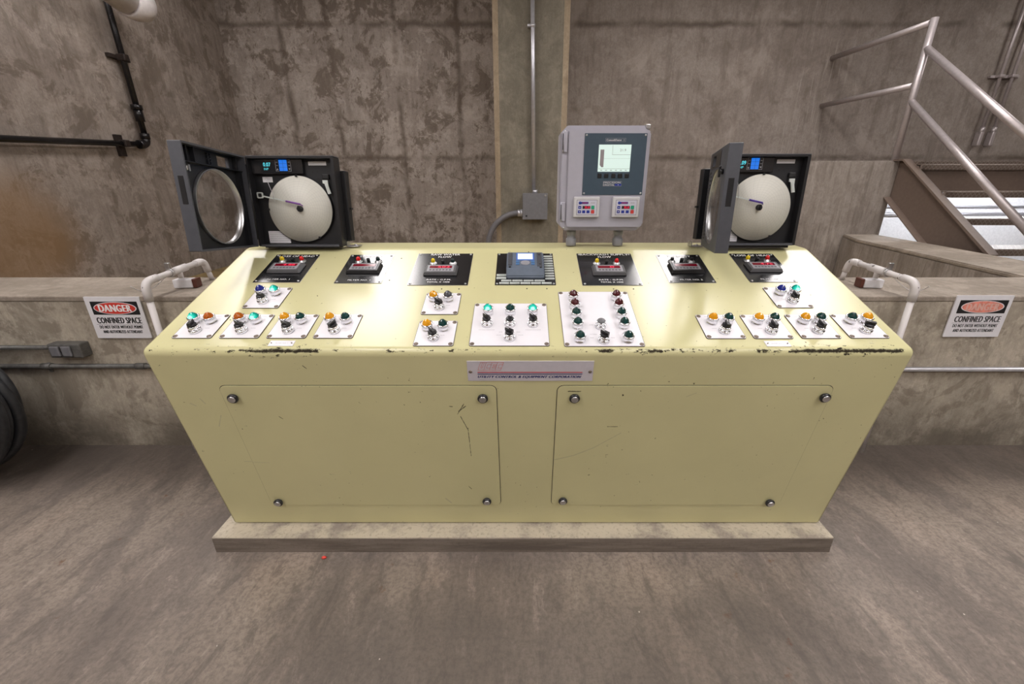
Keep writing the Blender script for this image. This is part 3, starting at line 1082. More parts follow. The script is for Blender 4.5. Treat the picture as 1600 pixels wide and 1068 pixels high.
def gate_pipe(sx, label, slabel):
    """white pvc pipe frame straddling the low wall, sx = x of the front leg; mirrored on the right side"""
    xf, xb = sx
    t = thing('pvc_pipe_frame', label, 'pipe', (xf, 1.985, 0.0))
    o = Vector((xf, 1.985, 0.0))
    A, B, C_, D = Vector((xf, 1.985, 0.0)), Vector((xf, 1.985, 0.952)), Vector((xb, 2.40, 0.985)), Vector((xb, 2.43, 0.87))
    E_ = Vector((xb, 2.43, 0.972))
    r = 0.0142
    bm = bmn()
    cyl(bm, A - o, B - o - Vector((0, 0, 0.05)), r)
    part('front_leg', bm, M['pvc_scuffed'], t)
    bm = bmn()
    cyl(bm, B - o + (C_ - B).normalized() * 0.05, C_ - o - (C_ - B).normalized() * 0.04, r)
    part('crossbar', bm, M['pvc_scuffed'], t)
    bm = bmn()
    pth = [A - o + Vector((0, 0, 0.86))] + arc(A - o, B - o, C_ - o, 0.045) + [B - o + (C_ - B).normalized() * 0.08]
    tube(bm, pth, r + 0.0045)
    part('elbow', bm, M['pvc_scuffed'], t)
    bm = bmn()
    pth = [B - o + (C_ - B) * 0.84] + arc(B - o, C_ - o, D - o, 0.035) + [C_ - o + (D - C_) * 0.55]
    tube(bm, pth, r + 0.004)
    part('elbow', bm, M['pvc_scuffed'], t)
    bm = bmn()
    cyl(bm, C_ - o + (D - C_) * 0.5, D - o + Vector((0, 0, 0.001)), r * 0.92)
    part('back_leg', bm, M['pvc_scuffed'], t)
    mid = B + (C_ - B) * 0.55
    dr = (C_ - B).normalized()
    bm = bmn()
    cyl(bm, mid - o - dr * 0.05, mid - o + dr * 0.05, r + 0.005)
    cyl(bm, mid - o, mid - o - Vector((0, 0, 0.045)), 0.012)
    part('tee', bm, M['pvc_scuffed'], t)
    bm = bmn()
    pts = [mid - o - dr * 0.065 + Vector((math.cos(a) * 0.019, 0, math.sin(a) * 0.019)) for a in [2 * math.pi * i / 20 for i in range(20)]]
    tube(bm, pts, 0.004, 8, True)
    box(bm, -0.012, 0.012, -0.008, 0.008, 0.0, 0.03, 0.003, M=Matrix.Translation(mid - o - dr * 0.065 + Vector((0, 0, 0.022))))
    part('hose_clamp', bm, M['steel'], t)
    bm = bmn()
    sg = 1 if xf > 0 else -1
    s0 = mid - dr * 0.10
    pts = []
    for i in range(14):
        u = i / 13
        pts.append(s0 - o + Vector((sg * 0.02 * math.sin(u * 3.1), -0.20 * u, -0.045 * math.sin(u * math.pi) - 0.012)))
    tube(bm, pts, 0.0020, 8)
    part('cable', bm, M['pvc_scuffed'], t)
    # sensor box on the ledge under the bar
    s = thing('level_sensor', slabel, 'sensor', (mid.x + (0.012 if xf < 0 else -0.012), mid.y + 0.02, 0.872), (0, 0, R(8 if xf < 0 else -8)))
    d = 1 if xf < 0 else -1
    bm = bmn()
    box(bm, -0.060 if d > 0 else -0.034, 0.034 if d > 0 else 0.060, -0.026, 0.026, 0.0, 0.046, 0.005)
    part('housing', bm, M['sign_white'], s)
    bm = bmn()
    x0 = 0.034 * d
    box(bm, min(x0, x0 + 0.02 * d), max(x0, x0 + 0.02 * d), -0.027, 0.027, 0.0, 0.048, 0.004)
    part('end_cap', bm, M['brown_box'], s)


gate_pipe((-1.80, -1.80), 'white PVC pipe frame straddling the low wall left of the console', 'white sensor box with brown end on the ledge left of the console')
gate_pipe((1.885, 1.86), 'white PVC pipe frame straddling the low wall right of the console', 'white sensor box with brown end on the ledge right of the console')

# ------------------------------------------------------------------ hose coil at far left
t = thing('hose_reel', 'coil of thick black hose around a dark blue drum standing at far left', 'hose', (-2.76, 1.72, 0.0))
bm = bmn()
cyl(bm, (0, -0.085, 0.40), (0, 0.10, 0.40), 0.262, n=48)
part('drum', bm, M['blue_drum'], t)
bm = bmn()
for k, (rad, y) in enumerate(((0.335, -0.05), (0.335, -0.002), (0.335, 0.046), (0.305, -0.075), (0.300, -0.02), (0.30, 0.03), (0.31, 0.09), (0.355, -0.03))):
    pts = []
    for i in range(60):
        a = 2 * math.pi * i / 60
        w_ = rad * (1 + 0.02 * math.sin(2 * a + k))
        pts.append((w_ * math.cos(a) * 1.02, y + 0.01 * math.sin(3 * a + k), 0.40 + w_ * math.sin(a)))
    tube(bm, pts, 0.023, 10, True)
for v in bm.verts:
    v.co.z = max(v.co.z, 0.003)
part('hose_coil', bm, M['rubber'], t)
bm = bmn()
pts = []
for i in range(30):
    u = i / 29
    a = R(55 - 130 * u)
    pts.append((0.14 + 0.27 * math.cos(a) - 0.02, -0.14 + 0.02 * u, 0.46 + 0.27 * math.sin(a) * 0.85))
pts += [(0.10 - 0.1 * i, -0.12, 0.225 - 0.004 * i) for i in range(6)]
tube(bm, pts, 0.024, 12)
part('loose_hose', bm, M['rubber'], t)

# ------------------------------------------------------------------ concrete pad and floor bit
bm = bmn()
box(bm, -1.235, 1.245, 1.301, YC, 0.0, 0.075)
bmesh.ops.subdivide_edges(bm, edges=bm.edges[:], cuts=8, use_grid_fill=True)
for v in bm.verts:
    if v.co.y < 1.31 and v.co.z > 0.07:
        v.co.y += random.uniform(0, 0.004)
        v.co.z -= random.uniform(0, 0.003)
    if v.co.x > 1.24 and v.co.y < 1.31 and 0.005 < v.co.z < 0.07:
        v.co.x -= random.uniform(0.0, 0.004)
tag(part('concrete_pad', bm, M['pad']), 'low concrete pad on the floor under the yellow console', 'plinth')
bm = bmn()
bmesh.ops.create_icosphere(bm, subdivisions=2, radius=0.007, matrix=Matrix.Translation((-0.785, 1.27, 0.006)) @ Matrix.Diagonal((1.3, 0.9, 0.8, 1)))
for v in bm.verts:
    v.co += Vector((random.uniform(-1, 1), random.uniform(-1, 1), random.uniform(-1, 1))) * 0.001
tag(part('plastic_scrap', bm, M['red_bit']), 'tiny bright red scrap on the floor at the pad edge', 'litter')

# ------------------------------------------------------------------ console
X0, X1 = -1.196, 1.238
SL = R(19.79)
PY0, PZ0 = 1.259, 0.918
con = thing('control_console', 'large pale yellow steel control console with sloping top and worn front edge', 'control console', (0, 0, 0))


def profile():
    pts = []

    def fil(a, c, b, r, n):
        return [tuple(v[:2]) for v in arc((*a, 0), (*c, 0), (*b, 0), r, n)]
    A = (1.3764, 0.0820)
    N = (1.2275, 0.9065)
    B = (1.853, 1.1322)
    T_ = (2.012, 1.137)
    D = (2.012, 0.0820)
    pts.append(A)
    pts += fil(A, N, B, 0.022, 6)
    pts += fil(N, B, T_, 0.02, 4)
    pts += fil(B, T_, D, 0.012, 3)
    pts.append(D)
    return pts


bm = bmn()
pf = profile()
prism(bm, pf, 'x', X0, X1)
es = [e for e in bm.edges if abs(e.verts[0].co.x - e.verts[1].co.x) < 1e-5]
bmesh.ops.bevel(bm, geom=es, offset=0.014, segments=4, profile=0.5, affect='EDGES')
# rounded lower front corners
big = {}
for f in bm.faces:
    f.smooth = True
    if f.calc_area() > 0.12:
        f.normal_update()
        for v in f.verts:
            big.setdefault(v.index, f.normal.copy())
    else:
        pass
bm.verts.index_update()
big = {}
bm.normal_update()
for f in bm.faces:
    if f.calc_area() > 0.12:
        for v in f.verts:
            big[v.index] = f.normal.copy()
norms = [big.get(v.index, v.normal).copy()[:] for v in bm.verts]
body = part('console_body', bm, M['yellow'], con)
body.data.normals_split_custom_set_from_vertices(norms)
bm = bmn()
box(bm, X0 + 0.03, X1 - 0.03, 1.384, 1.99, 0.075, 0.0825)
part('base_gasket', bm, M['gap'], con)

FA = math.pi / 2 + math.atan2(1.377 - 1.2275, 0.9065 - 0.0785)       # front face frame: local x = X, y up the face, z out
fz = Vector((0, -math.sin(FA), math.cos(FA)))
fy = Vector((0, math.cos(FA), math.sin(FA)))
FO = Vector((0, 1.377, 0.0785))


def face_y(z):
    return (z - FO.z) / fy.z


def access_panel(px0, px1, bx0, bx1):
    fr = bpy.data.objects.new('access_panel', None)
    y0, y1 = face_y(0.193), face_y(0.774)

    def quad(e, r):
        # top edge px0..px1, bottom bx0..bx1 : rounded
        return rrect((px0 + bx0) / 2 - e, (px1 + bx1) / 2 + e, y0 - e, y1 + e, r)
    bm = bmn()
    prism(bm, quad(0.0018, 0.022), 'z', -0.001, 0.0008)
    g_ = part('panel_seam', bm, M['gap'], con, FO, (FA, 0, 0))
    bm = bmn()
    prism(bm, quad(-0.0004, 0.020), 'z', -0.001, 0.0028)
    p = part('access_panel', bm, M['yellow'], con, FO, (FA, 0, 0))
    # the paint shader reads object coordinates as world metres: bake the frame into the mesh
    for ob in (p, g_):
        ob.data.transform(Matrix.Translation(FO) @ Matrix.Rotation(FA, 4, 'X'))
        ob.location = (0, 0, 0)
        ob.rotation_euler = (0, 0, 0)
    return p


for px0, px1, bx0, bx1, ks in ((-0.991, -0.079, -1.005, -0.088, ((-0.960, 0.729), (-0.129, 0.729), (-0.137, 0.222), (-0.963, 0.215))),
                               (0.122, 1.038, 0.115, 1.020, ((0.176, 0.729), (1.008, 0.732), (0.984, 0.213), (0.163, 0.224)))):
    p = access_panel(px0, px1, bx0, bx1)
    for kx, kz in ks:
        loc = FO + Vector((kx, 0, 0)) + fy * face_y(kz)
        bm = bmn()
        lathe(bm, [(0.0, 0.002), (0.013, 0.002), (0.013, 0.004), (0.011, 0.005), (0.011, 0.007), (0.0170, 0.008), (0.0178, 0.013), (0.0155, 0.0165), (0.0130, 0.017)], 28)
        lathe(bm, [(0.0130, 0.017), (0.0, 0.017)], 28)
        kn = part('latch_knob', bm, M['black'], p, loc, (FA, 0, 0))
        bm = bmn()
        lathe(bm, [(0.0120, 0.0165), (0.0118, 0.0190), (0.009, 0.0200), (0.0, 0.0200)], 28)
        part('knob_cap', bm, M['steel'], kn)


# ---- panel-face things
def slope_at(x, s):
    return (x, PY0 + s * math.cos(SL), PZ0 + s * math.sin(SL))


def screw(parent, x, y, z, r=0.0055, mat='screw'):
    bm = bmn()
    lathe(bm, [(r, z), (r, z + 0.001), (r * 0.7, z + 0.0024), (0.0, z + 0.003)], 14, (x, y, 0))
    box(bm, x - r * 0.7, x + r * 0.7, y - 0.0007, y + 0.0007, z + 0.0022, z + 0.0034)
    return part('screw', bm, M[mat], parent)


_cache = {}


def reuse(key, build):
    if key not in _cache:
        bm = build()
        bmesh.ops.recalc_face_normals(bm, faces=bm.faces)
        me = bpy.data.meshes.new(key)
        bm.to_mesh(me)
        bm.free()
        _cache[key] = me
    return _cache[key]


def mpart(name, key, build, mat, parent, loc=(0, 0, 0), rot=(0, 0, 0)):
    me = reuse(key + '|' + mat, build)
    if not me.materials:
        me.materials.append(M[mat])
    o = bpy.data.objects.new(name, me)
    COL.objects.link(o)
    o.parent = parent
    o.location = loc
    o.rotation_euler = rot
    return o


def collar():
    return lathe(bmn(), [(0.0, 0.0), (0.0185, 0.0), (0.0185, 0.004), (0.0172, 0.0055), (0.0170, 0.019), (0.0190, 0.020), (0.0190, 0.0245), (0.0165, 0.026), (0.0150, 0.0255), (0.0150, 0.022), (0, 0.022)], 28)


def lens_bm():
    return lathe(bmn(), [(0.0152, 0.021), (0.0156, 0.0255), (0.0128, 0.0315), (0.0070, 0.0380), (0.0026, 0.0402), (0.0, 0.0404)], 12, smooth=False)


def sw_base():
    bm = lathe(bmn(), [(0.0, 0.0), (0.0185, 0.0), (0.0185, 0.010), (0.0170, 0.0115), (0.0145, 0.0115)], 28)
    lathe(bm, [(0.0145, 0.0115), (0.0140, 0.0135), (0.0158, 0.0145), (0.0158, 0.0225), (0.0145, 0.024), (0.0, 0.024)], 28)
    for a in (R(250), R(290), R(170), R(10)):
        cyl(bm, (0.0183 * math.cos(a), 0.0183 * math.sin(a), 0.005), (0.0197 * math.cos(a), 0.0197 * math.sin(a), 0.005), 0.0022, n=8)
    return bm


def sel_knob():
    bm = lathe(bmn(), [(0.0138, 0.0235), (0.0138, 0.0295), (0.0128, 0.031), (0.0, 0.031)], 24)
    prism(bm, [(-0.0048, -0.0138), (0.0048, -0.0138), (0.0040, 0.0148), (-0.0040, 0.0148)], 'z', 0.030, 0.041)
    return bm


def sel_mark():
    return box(bmn(), -0.0008, 0.0008, 0.002, 0.0146, 0.0408, 0.0416)


def push_cap():
    return lathe(bmn(), [(0.0132, 0.0235), (0.0132, 0.0275), (0.0118, 0.029), (0.0, 0.0285)], 24)


def add_lamp(t, x, y, kind):
    c = mpart('indicator_light', 'collar', collar, 'chrome', t, (x, y, 0.002))
    mpart('lens', 'lens', lens_bm, kind, c)


def add_switch(t, x, y, kind, ang=0):
    c = mpart('push_button' if kind.startswith('cap') else 'selector_switch', 'swbase', sw_base, 'chrome', t, (x, y, 0.002))
    if kind == 'cap':
        mpart('button_cap', 'pushcap', push_cap, 'black', c)
    elif kind == 'capgrey':
        mpart('button_cap', 'pushcap', push_cap, 'grey_cap', c)
    else:
        mpart('knob', 'selknob', sel_knob, 'black', c, (0, 0, 0), (0, 0, R(ang)))
        mpart('knob_line', 'selmark', sel_mark, 'white_ink', c, (0, 0, 0), (0, 0, R(ang)))


def control_plate(x0, x1, s0, s1, label, lamps, switches, marks=(), group='white control plates on the console'):
    cx, cs = (x0 + x1) / 2, (s0 + s1) / 2
    t = thing('control_plate', label, 'control panel', slope_at(cx, cs), (SL, 0, 0), group)
    w, h = (x1 - x0) / 2, (s1 - s0) / 2
    bm = bmn()
    prism(bm, rrect(-w, w, -h, h, 0.007), 'z', 0.0, 0.0026)
    part('plate_edge', bm, M['edge'], t)
    bm = bmn()
    prism(bm, rrect(-w + .0011, w - .0011, -h + .0012, h - .0008, 0.0062), 'z', 0.0020, 0.0029)
    part('face_plate', bm, M['white_plate'], t)
    for sx in (-1, 1):
        for sy in (-1, 1):
            screw(t, sx * (w - 0.0095), sy * (h - 0.0095), 0.0029, 0.0074)
    for x, y, k in lamps:
        add_lamp(t, x, y, k)
    for sw in switches:
        add_switch(t, *sw)
    if marks:
        bm = bmn()
        for mx, my, mw in marks:
            n = max(2, int(mw / 0.004))
            xx = mx - mw / 2
            while xx < mx + mw / 2:
                l = random.uniform(0.0016, 0.0032)
                box(bm, xx, xx + l, my - 0.0009, my + 0.0009, 0.0028, 0.0031)
                xx += l + 0.0013
        part('small_print', bm, M['mark'], t)
    return t


SMK = [(-0.025, 0.052, 0.02), (0.03, 0.052, 0.02), (-0.024, -0.012, 0.014), (0.024, -0.012, 0.014)]


def small_plate(x0, s0, label, l1, l2, ang, dx=0.0, h=0.128, w=0.1285):
    control_plate(x0, x0 + w, s0, s0 + h, label, ((-0.026 + dx, 0.020, l1), (0.026 + dx, 0.020, l2)), ((0.0 + dx, -0.028, 'sel', ang),), SMK)


GO, GR, AM, OR, BL, RD, GY = 'L_green_on', 'L_green', 'L_amber', 'L_orange', 'L_blue', 'L_red', 'L_grey'
small_plate(-0.988, 0.190, 'white control plate with blue and lit green lights below the left loss of head meter', BL, GO, 58, -0.004, 0.131)
small_plate(-1.133, 0.025, 'leftmost small white control plate, lit green light left of an orange one', GO, OR, 8, -0.004)
small_plate(-0.980, 0.025, 'white control plate with orange light left of a lit green one', OR, GO, 58, -0.004)
small_plate(-0.827, 0.025, 'white control plate with amber and dark green lights above the left small tag', AM, GR, 62, -0.004)
small_plate(-0.676, 0.025, 'fourth plate from left in the front row, its knob pointing up right', AM, GR, -22, -0.004)
small_plate(-0.350, 0.153, 'white control plate with amber and grey lights below the raw water meter', AM, GY, 52, -0.004, 0.131)
small_plate(-0.345, -0.013, 'white control plate in the left middle nearest the front edge, amber and dark green lights', AM, GR, 42, -0.004, 0.130)
small_plate(0.905, 0.192, 'white control plate with blue and lit green lights below the right loss of head meter', BL, GO, 0, 0.004, 0.131)
small_plate(0.598, 0.023, 'first small plate of the right front row, orange-amber light beside dark green, knob pointing up', AM, GR, -8, 0.004)
small_plate(0.751, 0.023, 'white control plate with amber and dark green lights above the right small tag', AM, GR, 4, 0.004)
small_plate(0.906, 0.024, 'third small plate of the right front row, amber light left of dark green', AM, GR, 6, 0.004)
small_plate(1.063, 0.025, 'rightmost small white control plate, dark green light left of an amber one', GR, AM, 68, 0.004)
control_plate(-0.167, 0.089, -0.013, 0.218, 'large central white control plate with two lit green lights and four switches',
              ((-0.077, 0.056, GO), (0.000, 0.056, GR), (0.077, 0.056, GO)),
              ((-0.077, -0.007, 'sel', 42), (0.0, -0.007, 'cap'), (0.077, -0.007, 'sel', 40), (0.0, -0.079, 'sel', 55)),
              [(-0.077, -0.035, 0.05), (0.077, -0.035, 0.05), (-0.036, -0.062, 0.014), (0.036, -0.062, 0.014), (-0.03, -0.046, 0.01), (0.028, -0.046, 0.01)])
hl = [(dx, dy, c) for dx in (-0.077, 0.077) for dy, c in ((0.105, RD), (0.052, RD), (-0.001, GR), (-0.055, GR), (-0.126, GR))]
control_plate(0.135, 0.391, -0.015, 0.293, 'tallest white control plate with ten unlit red and green lights',
              tuple(hl), ((0.0, -0.055, 'capgrey'), (0.0, -0.128, 'sel', 48)), [(-0.03, -0.045, 0.012), (-0.03, -0.095, 0.02), (0.03, -0.112, 0.012), (-0.035, -0.112, 0.012)])


def tag_plate(x0, x1, s0, s1, txt, label):
    cx, cs = (x0 + x1) / 2, (s0 + s1) / 2
    t = thing('tag_plate', label, 'label', slope_at(cx, cs), (SL, 0, 0), 'small engraved tags')
    w, h = (x1 - x0) / 2, (s1 - s0) / 2
    bm = bmn()
    box(bm, -w, w, -h, h, 0, 0.002, 0.0004)
    part('face_plate', bm, M['white_plate'], t)
    lettering(t, txt, 0, 0, w * 1.0, 0.0045, 0.0023, M['mark'])
    for sx in (-1, 1):
        screw(t, sx * (w - 0.007), 0, 0.002, 0.0022)


tag_plate(-0.804, -0.725, -0.012, 0.014, 'FILTER NO. 1', 'small white tag plate near the left front edge')
tag_plate(0.776, 0.853, -0.014, 0.012, 'FILTER NO. 2', 'small white tag plate near the right front edge')


# ---- black meter plates
def bulb():
    return lathe(bmn(), [(0.0078, 0.006), (0.0086, 0.013), (0.0070, 0.020), (0.0035, 0.0235), (0.0, 0.024)], 18)


def bulb_ring():
    return lathe(bmn(), [(0.0, 0.0), (0.0150, 0.0), (0.0150, 0.003), (0.0120, 0.005), (0.0095, 0.005), (0.0088, 0.009), (0.0, 0.009)], 22)


def mini_knob():
    return lathe(bmn(), [(0.0, 0.0), (0.0072, 0.0), (0.0070, 0.014), (0.0055, 0.016), (0.0, 0.016)], 14)


def meter_plate(x0, x1, s0, s1, label, title, foot, b1, b2, mid, on, seed, my=None):
    cx, cs = (x0 + x1) / 2, (s0 + s1) / 2
    t = thing('meter_plate', label, 'meter', slope_at(cx, cs), (SL, 0, 0), 'black meter plates along the console top')
    w, h = (x1 - x0) / 2, (s1 - s0) / 2
    bm = bmn()
    box(bm, -w, w, -h, h, 0.0, 0.0012)
    part('plate_edge', bm, M['steel'], t)
    bm = bmn()
    box(bm, -w + .001, w - .001, -h + .001, h - .001, 0.0012, 0.0022)
    part('face_plate', bm, M['black_plate'], t)
    for sx in (-1, 1):
        for sy in (-1, 1):
            screw(t, sx * (w - 0.010), sy * (h - 0.010), 0.0022, 0.0045, 'steel')
    z = 0.0022
    if len(title) == 1:
        lettering(t, title[0], 0, h - 0.016, w * (1.62 if len(title[0]) > 10 else 1.1), 0.014, z + .0003, M['white_ink'], 0.01)
        by = h - 0.060
    else:
        lettering(t, title[0], 0, h - 0.010, min(w * 1.80, 0.0135 * len(title[0])), 0.0135, z + .0003, M['white_ink'], 0.012)
        lettering(t, title[1], 0, h - 0.030, 0.0135 * 4, 0.0135, z + .0003, M['white_ink'], 0.012)
        by = h - 0.085
    for i, f in enumerate(foot):
        lettering(t, f, 0, -h + 0.022 + 0.017 * (len(foot) - 1 - i), 0.0072 * len(f), 0.0085, z + .0003, M['white_ink'], 0.008)
    for k, bx in ((b1, -0.040), (b2, 0.040)):
        r = mpart('lamp_bezel', 'bulbring', bulb_ring, 'steel', t, (bx, by, z))
        if k:
            mpart('lamp_cap', 'bulb', bulb, k, r)
        else:
            mpart('lamp_cap', 'miniknob', mini_knob, 'black', r, (0, 0, 0.003))
    mpart('adjuster', 'miniknob', mini_knob, 'black', t, (0, by, z))
    # digital meter
    mc = by - 0.060
    bm = bmn()
    box(bm, -0.066, 0.066, mc - 0.034, mc + 0.034, z, z + 0.014, 0.003)
    for v in bm.verts:
        if v.co.z > z + 0.008:
            v.co.x *= 0.93
            v.co.y = mc + (v.co.y - mc) * 0.88
    mt = part('panel_meter', bm, M['bezel_grey'] if on != 'off' else M['black'], t)
    bm = bmn()
    box(bm, -0.052, 0.052, mc - 0.023, mc + 0.023, z + 0.014, z + 0.0152, 0.001)
    part('meter_face', bm, M['label_grey'], mt)
    bm = bmn()
    box(bm, -0.044, 0.044, mc - 0.001, mc + 0.017, z + 0.0152, z + 0.0158)
    part('display_window', bm, M['red_window'], mt)
    if on != 'off':
        lettering(mt, on, 0.012, mc + 0.008, 0.015 * len(on.replace('.', '')), 0.013, z + 0.0162, M['red_glow'], 0.05, name='digits')
    bm = bmn()
    for i in range(7):
        box(bm, -0.043 + i * 0.0128, -0.034 + i * 0.0128, mc - 0.017, mc - 0.009, z + 0.0152, z + 0.0162, 0.0008)
    part('meter_keys', bm, M['bezel_grey'], mt)
    return t


meter_plate(-1.031, -0.849, 0.358, 0.575, 'black loss of head meter plate in front of the left chart recorder', ['LOSS OF HEAD'], ['FILTER NO. 1'], 'B_yellow', 'B_red', 1, '4.88', 1)
meter_plate(-0.718, -0.536, 0.352, 0.572, 'black turbidity meter plate between the left recorder and the raw water meter', ['TURBIDITY'], ['FILTER NO. 1'], 'B_red', 'B_dark', 1, 'off', 2)
meter_plate(-0.435, -0.204, 0.338, 0.583, 'wide black raw water flow meter plate with yellow and dark caps', ['RAW WATER', 'FLOW'], ['RATE - G.P.M.', 'TOTAL X 1000'], 'B_yellow', 'B_dark', 1, '502', 3)
meter_plate(0.231, 0.461, 0.337, 0.583, 'wide black backwash supply flow meter plate with yellow and red caps', ['BACKWASH SUPPLY', 'FLOW'], ['RATE - G.P.M.', 'TOTAL X 1000'], 'B_yellow', 'B_red', 1, '0', 4)
meter_plate(0.565, 0.746, 0.355, 0.573, 'black turbidity meter plate left of the right chart recorder, without coloured caps', ['TURBIDITY'], ['FILTER NO. 2'], None, None, 1, 'off', 5)
meter_plate(0.876, 1.061, 0.359, 0.582, 'black loss of head meter plate in front of the right chart recorder', ['LOSS OF HEAD'], ['FILTER NO. 2'], 'B_yellow', 'B_red', 1, '4.75', 6)

# ---- controller on black plate with foil strips
t = thing('digital_controller', 'blue-grey digital controller with bright screen on a black plate edged with foil strips', 'controller', slope_at(0.0145, 0.4615), (SL, 0, 0))
bm = bmn()
box(bm, -0.116, 0.116, -0.1215, 0.1215, 0, 0.002)
part('face_plate', bm, M['black_plate'], t)
for sx in (-1, 1):
    for sy in (-1, 1):
        screw(t, sx * 0.108, sy * 0.113, 0.002, 0.0042, 'steel')
strips = [(-0.112, -0.074, -0.062, -0.048), (-0.112, -0.074, -0.083, -0.069)]
x = -0.093
for i in range(4):
    strips.append((x, x + 0.040, -0.100, -0.089))
    x += 0.0425
x = -0.10
for i in range(5):
    strips.append((x, x + 0.038, -0.118, -0.106))
    x += 0.0405
y = 0.098
for i in range(10):
    strips.append((0.077, 0.113, y - 0.011, y))
    y -= 0.0192
for a in strips:
    bm = bmn()
    box(bm, a[0], a[1], a[2], a[3], 0.002, 0.006, 0.0018)
    part('foil_strip', bm, M['alu'], t)
bm = bmn()
prism(bm, [(-0.082, 0.0), (-0.082, 0.016), (-0.050, 0.034), (0.076, 0.034), (0.080, 0.0)], 'x', -0.074, 0.074)
bmesh.ops.bevel(bm, geom=bm.edges[:], offset=0.004, segments=2, affect='EDGES')
case = part('case', bm, M['blue_case'], t)
ZT = 0.034
bm = bmn()
box(bm, -0.036, 0.036, 0.008, 0.066, ZT, ZT + 0.0015, 0.0005)
part('screen_rim', bm, M['lcd_rim'], case)
bm = bmn()
box(bm, -0.030, 0.030, 0.014, 0.059, ZT + 0.0015, ZT + 0.0022)
part('screen', bm, M['lcd_white'], case)
bm = bmn()
for kx in (-0.030, 0.030):
    for ky in (-0.003, -0.021):
        box(bm, kx - 0.007, kx + 0.007, ky - 0.0065, ky + 0.0065, ZT, ZT + 0.002, 0.0008)
part('keypad', bm, M['key_sky'], case)
bm = bmn()
lathe(bm, [(0.0175, ZT), (0.0175, ZT + 0.0015), (0.016, ZT + 0.002), (0, ZT + 0.002)], 24, (0, -0.012, 0))
part('navigation_key', bm, M['label_grey'], case)
bm = bmn()
box(bm, 0.046, 0.066, -0.040, 0.068, ZT, ZT + 0.002, 0.0006)
box(bm, -0.068, -0.052, -0.030, 0.068, ZT, ZT + 0.002, 0.0006)
part('side_cover', bm, M['charcoal'], case)
for sx, sy in ((-0.060, -0.044), (0.060, -0.046), (0.056, 0.050), (0.058, -0.022)):
    bm = bmn()
    lathe(bm, [(0.0048, ZT), (0.0048, ZT + 0.003), (0, ZT + 0.003)], 14, (sx, sy, 0))
    part('screw', bm, M['black'], case)

# tiny dark holes with screws in the yellow top
for (px, ps) in ((-0.30, 0.315), (-0.235, 0.315), (0.02, 0.317), (0.095, 0.317), (0.345, 0.315), (0.42, 0.315), (0.03, 0.600), (-0.500, 0.545), (-0.510, 0.375)):
    bm = bmn()
    lathe(bm, [(0.0028, 0.0), (0.0026, 0.0012), (0, 0.0014)], 10)
    part('plug', bm, M['gap'], con, slope_at(px, ps), (SL, 0, 0))

# ---- company nameplate on the front face
loc = FO + Vector((0.028, 0, 0)) + fy * face_y(0.832)
t = thing('company_nameplate', 'white company nameplate with red and blue stripes on the console front', 'nameplate', loc, (FA, 0, 0))
w, h = 0.2025, 0.0385
bm = bmn()
box(bm, -w, w, -h, h, 0.0, 0.0022, 0.0006)
part('face_plate', bm, M['name_white'], t)
for sx in (-1, 1):
    screw(t, sx * (w - 0.010), -0.002, 0.0022, 0.0058)


def outline_word(parent, x0, y0, x1, y1):
    """UCEC in slanted blocky outline letters"""
    bm = bmn()
    H_ = y1 - y0
    W4 = (x1 - x0 - 0.012) / 4
    th = 0.0009

    def ln(ax, ay, bx, by):
        A = Vector((ax + (ay - y0) * 0.32, ay, 0))
        B = Vector((bx + (by - y0) * 0.32, by, 0))
        d = (B - A).normalized()
        n_ = Vector((-d.y, d.x, 0)) * th / 2
        A -= d * th / 2
        B += d * th / 2
        vs_ = [bm.verts.new((p + Vector((0, 0, zz)))) for zz in (0.0022, 0.0026) for p in (A + n_, B + n_, B - n_, A - n_)]
        bm.faces.new(vs_[4:8])
        for i in range(4):
            bm.faces.new((vs_[i], vs_[(i + 1) % 4], vs_[4 + (i + 1) % 4], vs_[4 + i]))
    s = W4 * 0.36
    for i, ch in enumerate('UCEC'):
        a, b = x0 + i * W4, x0 + (i + 1) * W4
        for p in ((a, y0, a, y1), (b, y0, b, y1), (a, y0, b, y0), (a, y1, b, y1)):
            ln(*p)
        m0, m1 = y0 + H_ * 0.28, y0 + H_ * 0.72
        if ch == 'U':
            ln(a + s, y1, a + s, m0), ln(a + s, m0, b - s, m0), ln(b - s, m0, b - s, y1)
        elif ch == 'C':
            ln(a + s, m0, a + s, m1), ln(a + s, m1, b, m1), ln(a + s, m0, b, m0)
        else:
            ln(a + s, m0, b, m0), ln(a + s, m0, a + s, y0 + H_ * .44), ln(a + s, y0 + H_ * .44, b, y0 + H_ * .44)
            ln(a + s, y0 + H_ * .58, b, y0 + H_ * .58), ln(a + s, y0 + H_ * .58, a + s, m1), ln(a + s, m1, b, m1)
    part('logo', bm, M['logo_red'], parent)


outline_word(t, -0.168, 0.004, -0.083, 0.034)
for yy, m in ((-0.0045, 'stripe_red'), (-0.0110, 'blue_ink')):
    bm = bmn()
    box(bm, -0.170, 0.168, yy - 0.0016, yy + 0.0016, 0.0022, 0.0026)
    part('stripe', bm, M[m], t)
lettering(t, 'UTILITY CONTROL & EQUIPMENT CORPORATION', -0.003, -0.0225, 0.332, 0.0110, 0.0026, M['blue_ink'], 0.04, 0.35)
bm = bmn()
xx = -0.168
while xx < -0.11:
    l = random.uniform(0.002, 0.004)
    box(bm, xx, xx + l, -0.0325, -0.0305, 0.0022, 0.0025)
    xx += l + 0.0012
part('small_print', bm, M['mark'], t)


